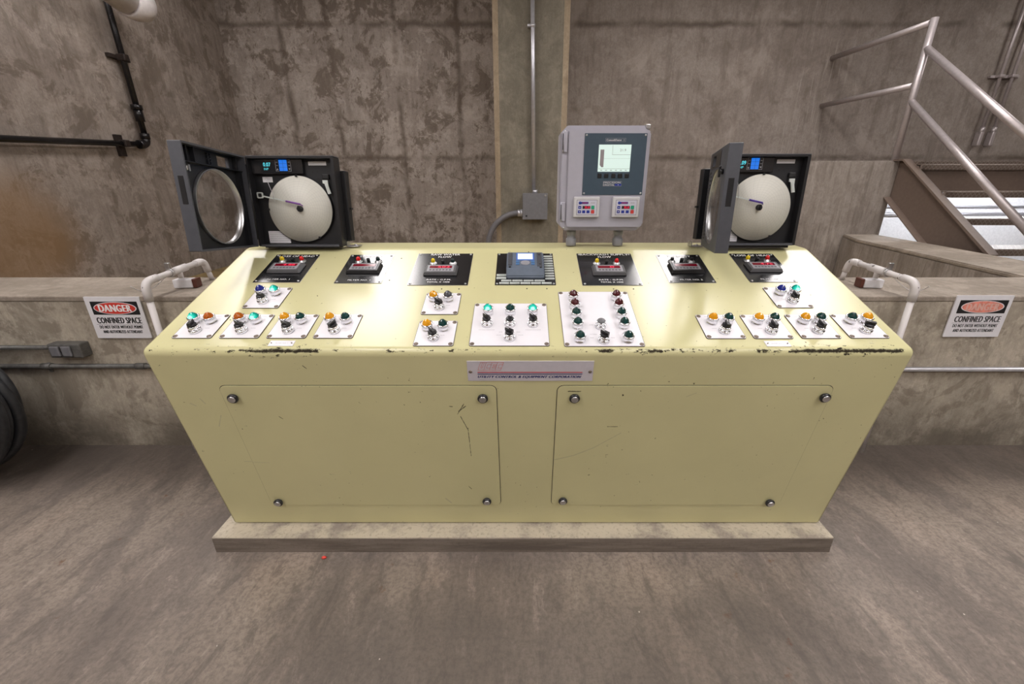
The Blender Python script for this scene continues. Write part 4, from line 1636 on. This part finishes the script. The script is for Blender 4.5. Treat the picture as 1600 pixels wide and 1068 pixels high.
# ------------------------------------------------------------------ chart recorders
def recorder(x0, label, angle, bracket_right, digits, pen, lift, lean):
    W, Hh, Dp = 0.352, 0.352, 0.058
    t = thing('chart_recorder', label, 'chart recorder', (x0, 1.815, 1.1395 + lift), (R(90 - lean), 0, 0), 'circular chart recorders')
    case = part('case', holed([rrect(0, W, 0, Hh, 0.004), rrect(0.007, W - 0.012, 0.010, Hh - 0.007, 0.002)], -Dp, 0.0), M['black'], t)
    bm = bmn()
    box(bm, 0.0, W, Hh, Hh + 0.003, -Dp, 0.001, 0.001)
    box(bm, 0.012, W - 0.012, -0.001, 0.008, 0.0, 0.004, 0.001)
    part('case_lip', bm, M['charcoal'], case)
    bm = bmn()
    box(bm, 0.004, W - 0.004, 0.004, Hh - 0.004, -Dp, -0.032)
    ch = part('chassis_plate', bm, M['dark_inside'], t)
    zc = -0.032
    bm = bmn()
    box(bm, 0.008, 0.2175, 0.288, Hh - 0.008, zc, -0.016, 0.002)
    dp = part('display_panel', bm, M['black_plate'], t)
    if digits:
        lettering(dp, digits, 0.0745 + (0.014 if angle > 95 else 0), 0.3235, 0.029, 0.0145, -0.0155, M['cyan_glow'], 0.015, name='digits')
        lettering(dp, 'INP', 0.0700 + (0.016 if angle > 95 else 0), 0.3065, 0.018, 0.008, -0.0155, M['cyan_glow'], 0.0, name='digits')
    bm = bmn()
    box(bm, 0.124, 0.156, 0.299, 0.341, -0.016, -0.0148)
    part('blue_keypad', bm, M['blue_lcd'], dp)
    bm = bmn()
    box(bm, 0.1395, 0.1405, 0.299, 0.341, -0.0148, -0.0144)
    for yy in (0.313, 0.327):
        box(bm, 0.124, 0.156, yy - 0.0005, yy + 0.0005, -0.0148, -0.0144)
    part('keypad_grid', bm, M['blue_line'], dp)
    bm = bmn()
    for xx0 in (0.109, 0.158):
        box(bm, xx0, xx0 + 0.0130, 0.2975, 0.2985, -0.016, -0.0152)
        box(bm, xx0, xx0 + 0.0130, 0.3415, 0.3425, -0.016, -0.0152)
        xe = xx0 if xx0 < 0.13 else xx0 + 0.0124
        box(bm, xe, xe + 0.0008, 0.2975, 0.3425, -0.016, -0.0152)
        prism(bm, [(xx0 + 0.003, 0.302 if xx0 < 0.13 else 0.309), (xx0 + 0.010, 0.302 if xx0 < 0.13 else 0.309), (xx0 + 0.0065, 0.309 if xx0 < 0.13 else 0.302)], 'z', -0.016, -0.0152)
        box(bm, xx0 + 0.003, xx0 + 0.010, 0.319, 0.320, -0.016, -0.0152)
        box(bm, xx0 + 0.003, xx0 + 0.010, 0.331, 0.333, -0.016, -0.0152)
    part('key_symbols', bm, M['label_grey'], dp)
    for nm, (a, b, c, d) in (('label', (0.236, 0.309, 0.322, 0.337)), ('label', (0.040, 0.080, 0.257, 0.278)), ('instruction_label', (0.030, 0.120, 0.013, 0.062))):
        bm = bmn()
        box(bm, a, b, c, d, zc, zc + 0.0012)
        lb = part(nm, bm, M['sign_white'], t)
        bm = bmn()
        rows = 1 if d - c < 0.03 else 5
        for k in range(rows):
            yy = d - (k + 0.8) * (d - c) / (rows + 1)
            xx = a + 0.004
            while xx < b - 0.008:
                l = random.uniform(0.002, 0.006)
                box(bm, xx, xx + l, yy - 0.001, yy + 0.001, zc + 0.0012, zc + 0.0015)
                xx += l + 0.0015
        part('small_print', bm, M['mark'], lb)
    # holes and clip
    bm = bmn()
    for hx, hy, hr in ((0.250, 0.297, 0.004), (0.269, 0.297, 0.004), (0.270, 0.266, 0.009)):
        lathe(bm, [(hr, zc + 0.0006), (0, zc + 0.0006)], 16, (hx, hy, 0))
    box(bm, 0.290, 0.318, 0.268, 0.288, zc, zc + 0.012, 0.004)
    part('cable_grommets', bm, M['black_matte'], t)
    bm = bmn()
    prism(bm, [(0.292, 0.264), (0.313, 0.264), (0.314, 0.240), (0.322, 0.212), (0.309, 0.210), (0.302, 0.238), (0.299, 0.250), (0.292, 0.252)], 'z', zc + 0.010, zc + 0.016)
    part('metal_clip', bm, M['alu'], t)
    # chart
    cx, cy, rd = 0.185, 0.150, 0.1315
    bm = bmn()
    lathe(bm, [(0, 0), (rd + 0.003, 0), (rd + 0.003, 0.002), (0, 0.002)], 72)
    part('chart_platen', bm, M['black'], t, (cx, cy, zc + 0.008))
    bm = bmn()
    lathe(bm, [(rd, 0.0), (rd, 0.0008), (0, 0.0008)], 72)
    chp = part('paper_chart', bm, M['chart'], t, (cx, cy, zc + 0.0105))
    for a in (90, 180, 300):
        bm = bmn()
        box(bm, -0.004, 0.004, -0.004, 0.004, 0.0, 0.006, 0.001)
        part('chart_clip', bm, M['black'], t, (cx + rd * math.cos(R(a)), cy + rd * math.sin(R(a)), zc + 0.010))
    bm = bmn()
    lathe(bm, [(0.012, 0.0), (0.012, 0.010), (0.008, 0.014), (0, 0.014)], 18)
    box(bm, -0.003, 0.003, -0.011, 0.012, 0.012, 0.020, 0.001)
    part('chart_hub', bm, M['black'], t, (cx, cy + 0.002, zc + 0.011))
    # pen arm
    zp = zc + 0.024
    bm = bmn()
    P0, P1, P2 = Vector((0.033, 0.204, zp)), Vector((0.135, 0.182, zp)), Vector((0.192, 0.170, zp))
    prism(bm, [(0.040, 0.2055), (0.135, 0.1845), (0.135, 0.180), (0.040, 0.1995)], 'z', zp - 0.001, zp + 0.001)
    pa = part('pen_arm', bm, M['alu'], t)
    me = holed([rrect(0.020, 0.045, 0.193, 0.217, 0.005), rrect(0.0245, 0.040, 0.1975, 0.2125, 0.003)], zp - 0.002, zp + 0.002)
    part('arm_frame', me, M['alu'], pa)
    bm = bmn()
    cyl(bm, (0.032, 0.205, zc), (0.032, 0.205, zp + 0.003), 0.0055)
    part('arm_pivot', bm, M['black'], pa)
    bm = bmn()
    cyl(bm, P1, P2, 0.0040)
    cyl(bm, P2, P2 + Vector((0.006, -0.006, -0.008)), 0.0022)
    part('pen', bm, M[pen], pa)
    bm = bmn()
    tube(bm, [(0.068, 0.276, zc), (0.069, 0.274, zp + .004), (0.080, 0.235, zp + .004), (0.088, 0.205, zp + .002), (0.088, 0.180, zp)], 0.0010, 8)
    part('pen_lifter', bm, M['steel'], t)
    # mounting flange behind the case
    bm = bmn()
    if bracket_right:
        box(bm, W - 0.03, W + 0.020, 0.02, 0.305, -Dp - 0.035, -Dp + 0.002, 0.003)
        box(bm, W + 0.016, W + 0.027, 0.150, 0.158, -Dp - 0.03, -Dp - 0.01)
    else:
        box(bm, -0.046, 0.03, 0.02, 0.305, -Dp - 0.035, -Dp + 0.002, 0.003)
        box(bm, -0.054, -0.044, 0.150, 0.158, -Dp - 0.03, -Dp - 0.01)
    part('mounting_flange', bm, M['charcoal'] if False else M['dark_inside'], t)
    bm = bmn()
    box(bm, 0.02, W - 0.02, -lift, 0.0, -Dp, -0.01)
    part('foot_rail', bm, M['black'], t)
    # door
    DW, DH, DT = 0.348, 0.352, 0.042
    c2 = (0.168, 0.152)
    me = holed([rrect(0, DW, 0, DH, 0.004), circ(c2[0], c2[1], 0.134, 64), rrect(0.060, 0.130, 0.300, 0.336, 0.001)], DT - 0.010, DT)
    dr = part('door', me, M['charcoal'], t, (0.0, 0.0, 0.002), (0, -R(angle), 0))
    me = holed([rrect(0, DW, 0, DH, 0.004), rrect(0.006, DW - 0.006, 0.006, DH - 0.006, 0.002)], 0.0, DT - 0.010)
    part('door_rim', me, M['charcoal'], dr)
    me = holed([rrect(0.006, DW - 0.006, 0.006, DH - 0.006, 0.003), circ(c2[0], c2[1], 0.134, 64), rrect(0.060, 0.130, 0.300, 0.336, 0.001)], DT - 0.0125, DT - 0.0105)
    part('door_lining', me, M['dark_inside'], dr)
    bm = bmn()
    lathe(bm, [(0.1335, 0.018), (0.1335, DT - 0.002), (0.130, DT - 0.002), (0.1290, DT - 0.006), (0.1290, 0.018), (0.1335, 0.018)], 72, (c2[0], c2[1], 0))
    part('window_ring', bm, M['steel'], dr)
    bm = bmn()
    lathe(bm, [(0.130, DT - 0.0045), (0, DT - 0.0045)], 64, (c2[0], c2[1], 0))
    lathe(bm, [(0, DT - 0.0065), (0.130, DT - 0.0065)], 64, (c2[0], c2[1], 0))
    part('window_pane', bm, M['glass'], dr)
    bm = bmn()
    for yy in (0.292,):
        box(bm, 0.008, DW - 0.008, yy, yy + 0.003, 0.012, DT - 0.011)
    for xx in (0.036, 0.270, 0.305):
        box(bm, xx, xx + 0.003, 0.292, DH - 0.008, 0.014, DT - 0.011)
    for xx in (0.014, 0.022, 0.030):
        box(bm, xx, xx + 0.003, 0.010, 0.29, 0.014, DT - 0.011)
    for k in range(2):
        for q in range(4):
            box(bm, 0.170 + k * 0.014, 0.178 + k * 0.014, 0.300 + q * 0.010, 0.307 + q * 0.010, 0.022, DT - 0.011)
    part('stiffening_ribs', bm, M['dark_inside'], dr)
    # latch recess on the free edge and lock
    bm = bmn()
    box(bm, DW - 0.002, DW + 0.001, 0.155, 0.245, 0.012, DT - 0.012, 0.0008)
    part('latch_recess', bm, M['black'], dr)
    bm = bmn()
    cyl(bm, (DW - 0.030, 0.272, DT - 0.012), (DW - 0.030, 0.272, 0.010), 0.008)
    box(bm, DW - 0.034, DW - 0.026, 0.262, 0.282, 0.006, 0.012, 0.001)
    part('lock_cam', bm, M['steel'], dr)
    bm = bmn()
    cyl(bm, (DW - 0.045, 0.268, DT), (DW - 0.045, 0.268, DT + 0.012), 0.009)
    box(bm, DW - 0.049, DW - 0.041, 0.250, 0.286, DT + 0.008, DT + 0.016, 0.002)
    part('door_key', bm, M['black'], dr)
    # outer face recessed band and ribs
    part('outer_panel', holed([rrect(0.030, 0.225, 0.292, 0.345, 0.001), rrect(0.060, 0.130, 0.300, 0.336, 0.001)], DT, DT + 0.001), M['black'], dr)
    bm = bmn()
    for k in range(18):
        yy = 0.278 - k * 0.0145
        q = abs(yy - c2[1])
        xe = c2[0] - math.sqrt(max(0, 0.137 ** 2 - q * q)) - 0.004
        if xe > 0.012:
            box(bm, 0.008, min(xe, 0.06), yy, yy + 0.004, DT, DT + 0.0015)
    part('outer_ribs', bm, M['black'], dr)
    bm = bmn()
    cyl(bm, (0.0, 0.03, 0.001), (0.0, DH - 0.03, 0.001), 0.005)
    part('hinge', bm, M['black'], t)
    return t


recorder(-1.108, 'left chart recorder, black door wide open, purple pen on the white chart', 88, True, '0.07', 'purple', 0.006, 5.0)
recorder(0.800, 'right chart recorder, door swung toward the camera hiding the left of its chart', 104.5, False, '0.09', 'pen_violet', 0.011, 3.0)
for x, lb in ((-0.735, 'metal foot bracket beside the left chart recorder'), (0.755, 'metal foot bracket beside the right chart recorder')):
    bm = bmn()
    box(bm, x - 0.022, x + 0.030, 1.86, 1.90, 1.137, 1.141, 0.001)
    box(bm, x - 0.022, x - 0.018, 1.86, 1.90, 1.137, 1.16, 0.001)
    cyl(bm, (x + 0.01, 1.88, 1.141), (x + 0.01, 1.88, 1.146), 0.005)
    tag(part('foot_bracket', bm, M['steel']), lb, 'bracket', 'recorder foot brackets')

# ------------------------------------------------------------------ grey display enclosure
EY = 1.862
t = thing('display_enclosure', 'light grey enclosure with LCD screen standing on two pipe stubs behind the console top', 'enclosure', (0.157, EY, 1.205), (R(90), 0, 0))
W, Hh = 0.360, 0.405


def octo(x0, x1, y0, y1, c):
    return [(x0 + c, y0), (x1 - c, y0), (x1, y0 + c), (x1, y1 - c), (x1 - c, y1), (x0 + c, y1), (x0, y1 - c), (x0, y0 + c)]


bm = bmn()
prism(bm, octo(0, W, 0, Hh, 0.026), 'z', -0.135, -0.012)
bmesh.ops.bevel(bm, geom=bm.edges[:], offset=0.003, segments=2, affect='EDGES')
eb = part('enclosure_body', bm, M['grey_box'], t)
bm = bmn()
prism(bm, octo(0.002, W - 0.002, 0.002, Hh - 0.002, 0.024), 'z', -0.010, 0.0)
bmesh.ops.bevel(bm, geom=bm.edges[:], offset=0.004, segments=2, affect='EDGES')
ed = part('door', bm, M['grey_box'], t)
bm = bmn()
prism(bm, octo(0.030, W - 0.012, 0.014, Hh - 0.016, 0.008), 'z', 0.0, 0.010)
bmesh.ops.bevel(bm, geom=[e for e in bm.edges], offset=0.003, segments=2, affect='EDGES')
part('door_panel', bm, M['grey_box'], ed)
for y in (0.345, 0.078):
    bm = bmn()
    box(bm, 0.012, 0.026, y - 0.038, y + 0.038, -0.002, 0.008, 0.002)
    cyl(bm, (0.010, y - 0.038, 0.003), (0.010, y + 0.038, 0.003), 0.0045)
    hg = part('hinge', bm, M['grey_box'], ed)
    bm = bmn()
    box(bm, 0.0065, 0.0090, y - 0.030, y + 0.030, 0.0075, 0.0098)
    part('hinge_slot', bm, M['black'], hg)
bm = bmn()
box(bm, W - 0.026, W - 0.008, Hh - 0.012, Hh + 0.003, -0.03, 0.003, 0.002)
part('latch', bm, M['steel'], t, (0.0, 0, 0))
for sx in (0.034, W - 0.03):
    for sy in (0.012, Hh - 0.012):
        pass
for (sx, sy) in ((0.016, Hh - 0.022), (W - 0.022, 0.014), (0.022, 0.012)):
    bm = bmn()
    lathe(bm, [(0.004, 0.0), (0.004, 0.0015), (0, 0.002)], 12, (sx, sy, 0))
    part('screw', bm, M['steel'], t)
# slate display plate
dx, dy = 0.157, 1.205
bm = bmn()
box(bm, 0.250 - dx, 0.497 - dx, 1.350 - dy, 1.580 - dy, 0.010, 0.0125, 0.001)
sp_ = part('display_plate', bm, M['slate'], t)
for (sx, sy) in ((0.257, 1.573), (0.490, 1.573), (0.257, 1.357), (0.490, 1.357)):
    bm = bmn()
    lathe(bm, [(0.0042, 0.0125), (0.0042, 0.0135), (0, 0.0148)], 12, (sx - dx, sy - dy, 0))
    part('screw', bm, M['steel'], sp_)
bm = bmn()
box(bm, 0.308 - dx, 0.437 - dx, 1.439 - dy, 1.539 - dy, 0.0125, 0.0132)
part('screen', bm, M['lcd'], sp_)
bm = bmn()
prism(bm, [(0.315 - dx, 1.464 - dy), (0.322 - dx, 1.456 - dy), (0.330 - dx, 1.456 - dy), (0.330 - dx, 1.521 - dy), (0.315 - dx, 1.521 - dy)], 'z', 0.0132, 0.0136)
for a in ((0.363, 0.436, 1.5015, 1.5025), (0.363, 0.364, 1.502, 1.537), (0.31, 0.436, 1.450, 1.4508), (0.330, 0.436, 1.488, 1.4884)):
    box(bm, a[0] - dx, a[1] - dx, a[2] - dy, a[3] - dy, 0.0132, 0.0135)
for k in range(6):
    box(bm, 0.318 + k * 0.02 - dx, 0.326 + k * 0.02 - dx, 1.4435 - dy, 1.4455 - dy, 0.0132, 0.0135)
part('screen_graphics', bm, M['lcd_grey'], sp_)
lettering(sp_, '21.9', 0.405 - dx, 1.519 - dy, 0.024, 0.009, 0.0137, M['lcd_grey'], name='screen_digits')
bm = bmn()
for kx in (0.317, 0.344, 0.373, 0.400, 0.428):
    box(bm, kx - 0.0085 - dx, kx + 0.0085 - dx, 1.4155 - dy, 1.4325 - dy, 0.0125, 0.0150, 0.002)
part('function_keys', bm, M['black'], sp_)


def frame_box(parent, x0, x1, y0, y1, z, mat='label_grey', th=0.0008):
    bm = bmn()
    for a in ((x0, x1, y0, y0 + th), (x0, x1, y1 - th, y1), (x0, x0 + th, y0, y1), (x1 - th, x1, y0, y1)):
        box(bm, a[0], a[1], a[2], a[3], z, z + 0.0003)
    return part('logo_frame', bm, M[mat], parent)


frame_box(sp_, 0.333 - dx, 0.413 - dx, 1.549 - dy, 1.562 - dy, 0.0125)
lettering(sp_, 'ConsoliDator', 0.367 - dx, 1.5555 - dy, 0.060, 0.0072, 0.0129, M['unit_white'], 0.03)
lettering(sp_, '8', 0.406 - dx, 1.5555 - dy, 0.005, 0.0072, 0.0129, M['label_grey'])
frame_box(sp_, 0.333 - dx, 0.409 - dx, 1.384 - dy, 1.403 - dy, 0.0125)
bm = bmn()
box(bm, 0.382 - dx, 0.409 - dx, 1.385 - dy, 1.393 - dy, 0.0126, 0.0128)
part('logo_block', bm, M['key_blue'], sp_)
lettering(sp_, 'PRECISION', 0.370 - dx, 1.398 - dy, 0.068, 0.0068, 0.0129, M['unit_white'], 0.03)
lettering(sp_, 'DIGITAL', 0.358 - dx, 1.389 - dy, 0.045, 0.0068, 0.0129, M['unit_white'], 0.03)
bm = bmn()
box(bm, 0.3935 - dx, 0.3975 - dx, 1.3885 - dy, 1.3895 - dy, 0.0128, 0.0131)
box(bm, 0.395 - dx, 0.396 - dx, 1.387 - dy, 1.391 - dy, 0.0128, 0.0131)
part('logo_cross', bm, M['white_ink'], sp_)
# two small controllers in the enclosure door
for x0, x1, y0, y1 in ((0.216, 0.323, 1.262, 1.343), (0.377, 0.488, 1.262, 1.343)):
    a, b, c, d = x0 - dx, x1 - dx, y0 - dy, y1 - dy
    bm = bmn()
    box(bm, a, b, c, d, 0.010, 0.024, 0.004)
    un = part('drive_keypad', bm, M['unit_white'], t)
    bm = bmn()
    box(bm, a + 0.0125, b - 0.0105, c + 0.009, d - 0.0115, 0.024, 0.0245)
    part('keypad_edge', bm, M['edge'], un)
    bm = bmn()
    box(bm, a + 0.0137, b - 0.0117, c + 0.0102, d - 0.0127, 0.0245, 0.025)
    part('membrane', bm, M['unit_face'], un)
    fx, fy_ = a + 0.0137, d - 0.0127
    fw, fh = (b - a) - 0.0254, (d - c) - 0.0229
    bm = bmn()
    r1, r2, r3 = fy_ - fh * 0.19, fy_ - fh * 0.49, fy_ - fh * 0.79
    box(bm, fx + 0.010, fx + fw * 0.57, r1 - 0.0042, r1 + 0.0042, 0.025, 0.0254)
    for kx, ky in ((0.14, r2), (0.13, r3), (0.345, r3), (0.565, r3)):
        box(bm, fx + fw * kx - 0.0062, fx + fw * kx + 0.0062, ky - 0.0058, ky + 0.0058, 0.025, 0.0262, 0.001)
    part('blue_keys', bm, M['key_blue'], un)
    bm = bmn()
    lathe(bm, [(0.0062, 0.025), (0.0062, 0.0256), (0, 0.0256)], 20, (fx + fw * 0.15, r1, 0))
    part('logo_disc', bm, M['key_blue'], un)
    bm = bmn()
    box(bm, fx + fw * 0.25, fx + fw * 0.54, r1 - 0.0012, r1 + 0.0012, 0.0254, 0.0257)
    part('logo_bar', bm, M['stripe_red'], un)
    bm = bmn()
    for yy, s in ((r2, 1), (r3, -1)):
        kx = fw * (0.14 if s > 0 else 0.13)
        prism(bm, [(fx + kx - 0.0026, yy - 0.0018 * s), (fx + kx + 0.0026, yy - 0.0018 * s), (fx + kx, yy + 0.0024 * s)], 'z', 0.0262, 0.0264)
    part('key_arrows', bm, M['white_ink'], un)
    bm = bmn()
    box(bm, fx + fw * 0.28, fx + fw * 0.67, r2 - 0.0058, r2 + 0.0058, 0.025, 0.0256)
    part('display_window', bm, M['black_ink'], un)
    lettering(un, '35.0', fx + fw * 0.51, r2, 0.020, 0.0085, 0.026, M['red_glow'], 0.03, name='digits')
    for yy, m, nm in ((r2, 'key_green', 'green_key'), (r3, 'key_red', 'red_key')):
        bm = bmn()
        box(bm, fx + fw * 0.80 - 0.0066, fx + fw * 0.80 + 0.0066, yy - 0.0070, yy + 0.0070, 0.025, 0.0265, 0.002)
        part(nm, bm, M[m], un)
    bm = bmn()
    xx = fx + fw * 0.70
    for k in range(4):
        box(bm, xx, xx + 0.0028, r1 - 0.0022, r1 + 0.0022, 0.025, 0.0253)
        xx += 0.0042
    part('small_print', bm, M['mark'], un)
# pipe stubs
for x in (0.218, 0.424):
    bm = bmn()
    lathe(bm, [(0, -0.0005), (0.0205, -0.0005), (0.0225, 0.004), (0.0225, 0.030), (0.019, 0.033), (0.0175, 0.034), (0.0175, 0.050), (0.0205, 0.051), (0.0205, 0.0685), (0, 0.0685)], 24)
    part('pipe_stub', bm, M['grey_pvc'], t, (x - dx, -0.0675, -0.045 + 0.0), (R(-90), 0, 0))
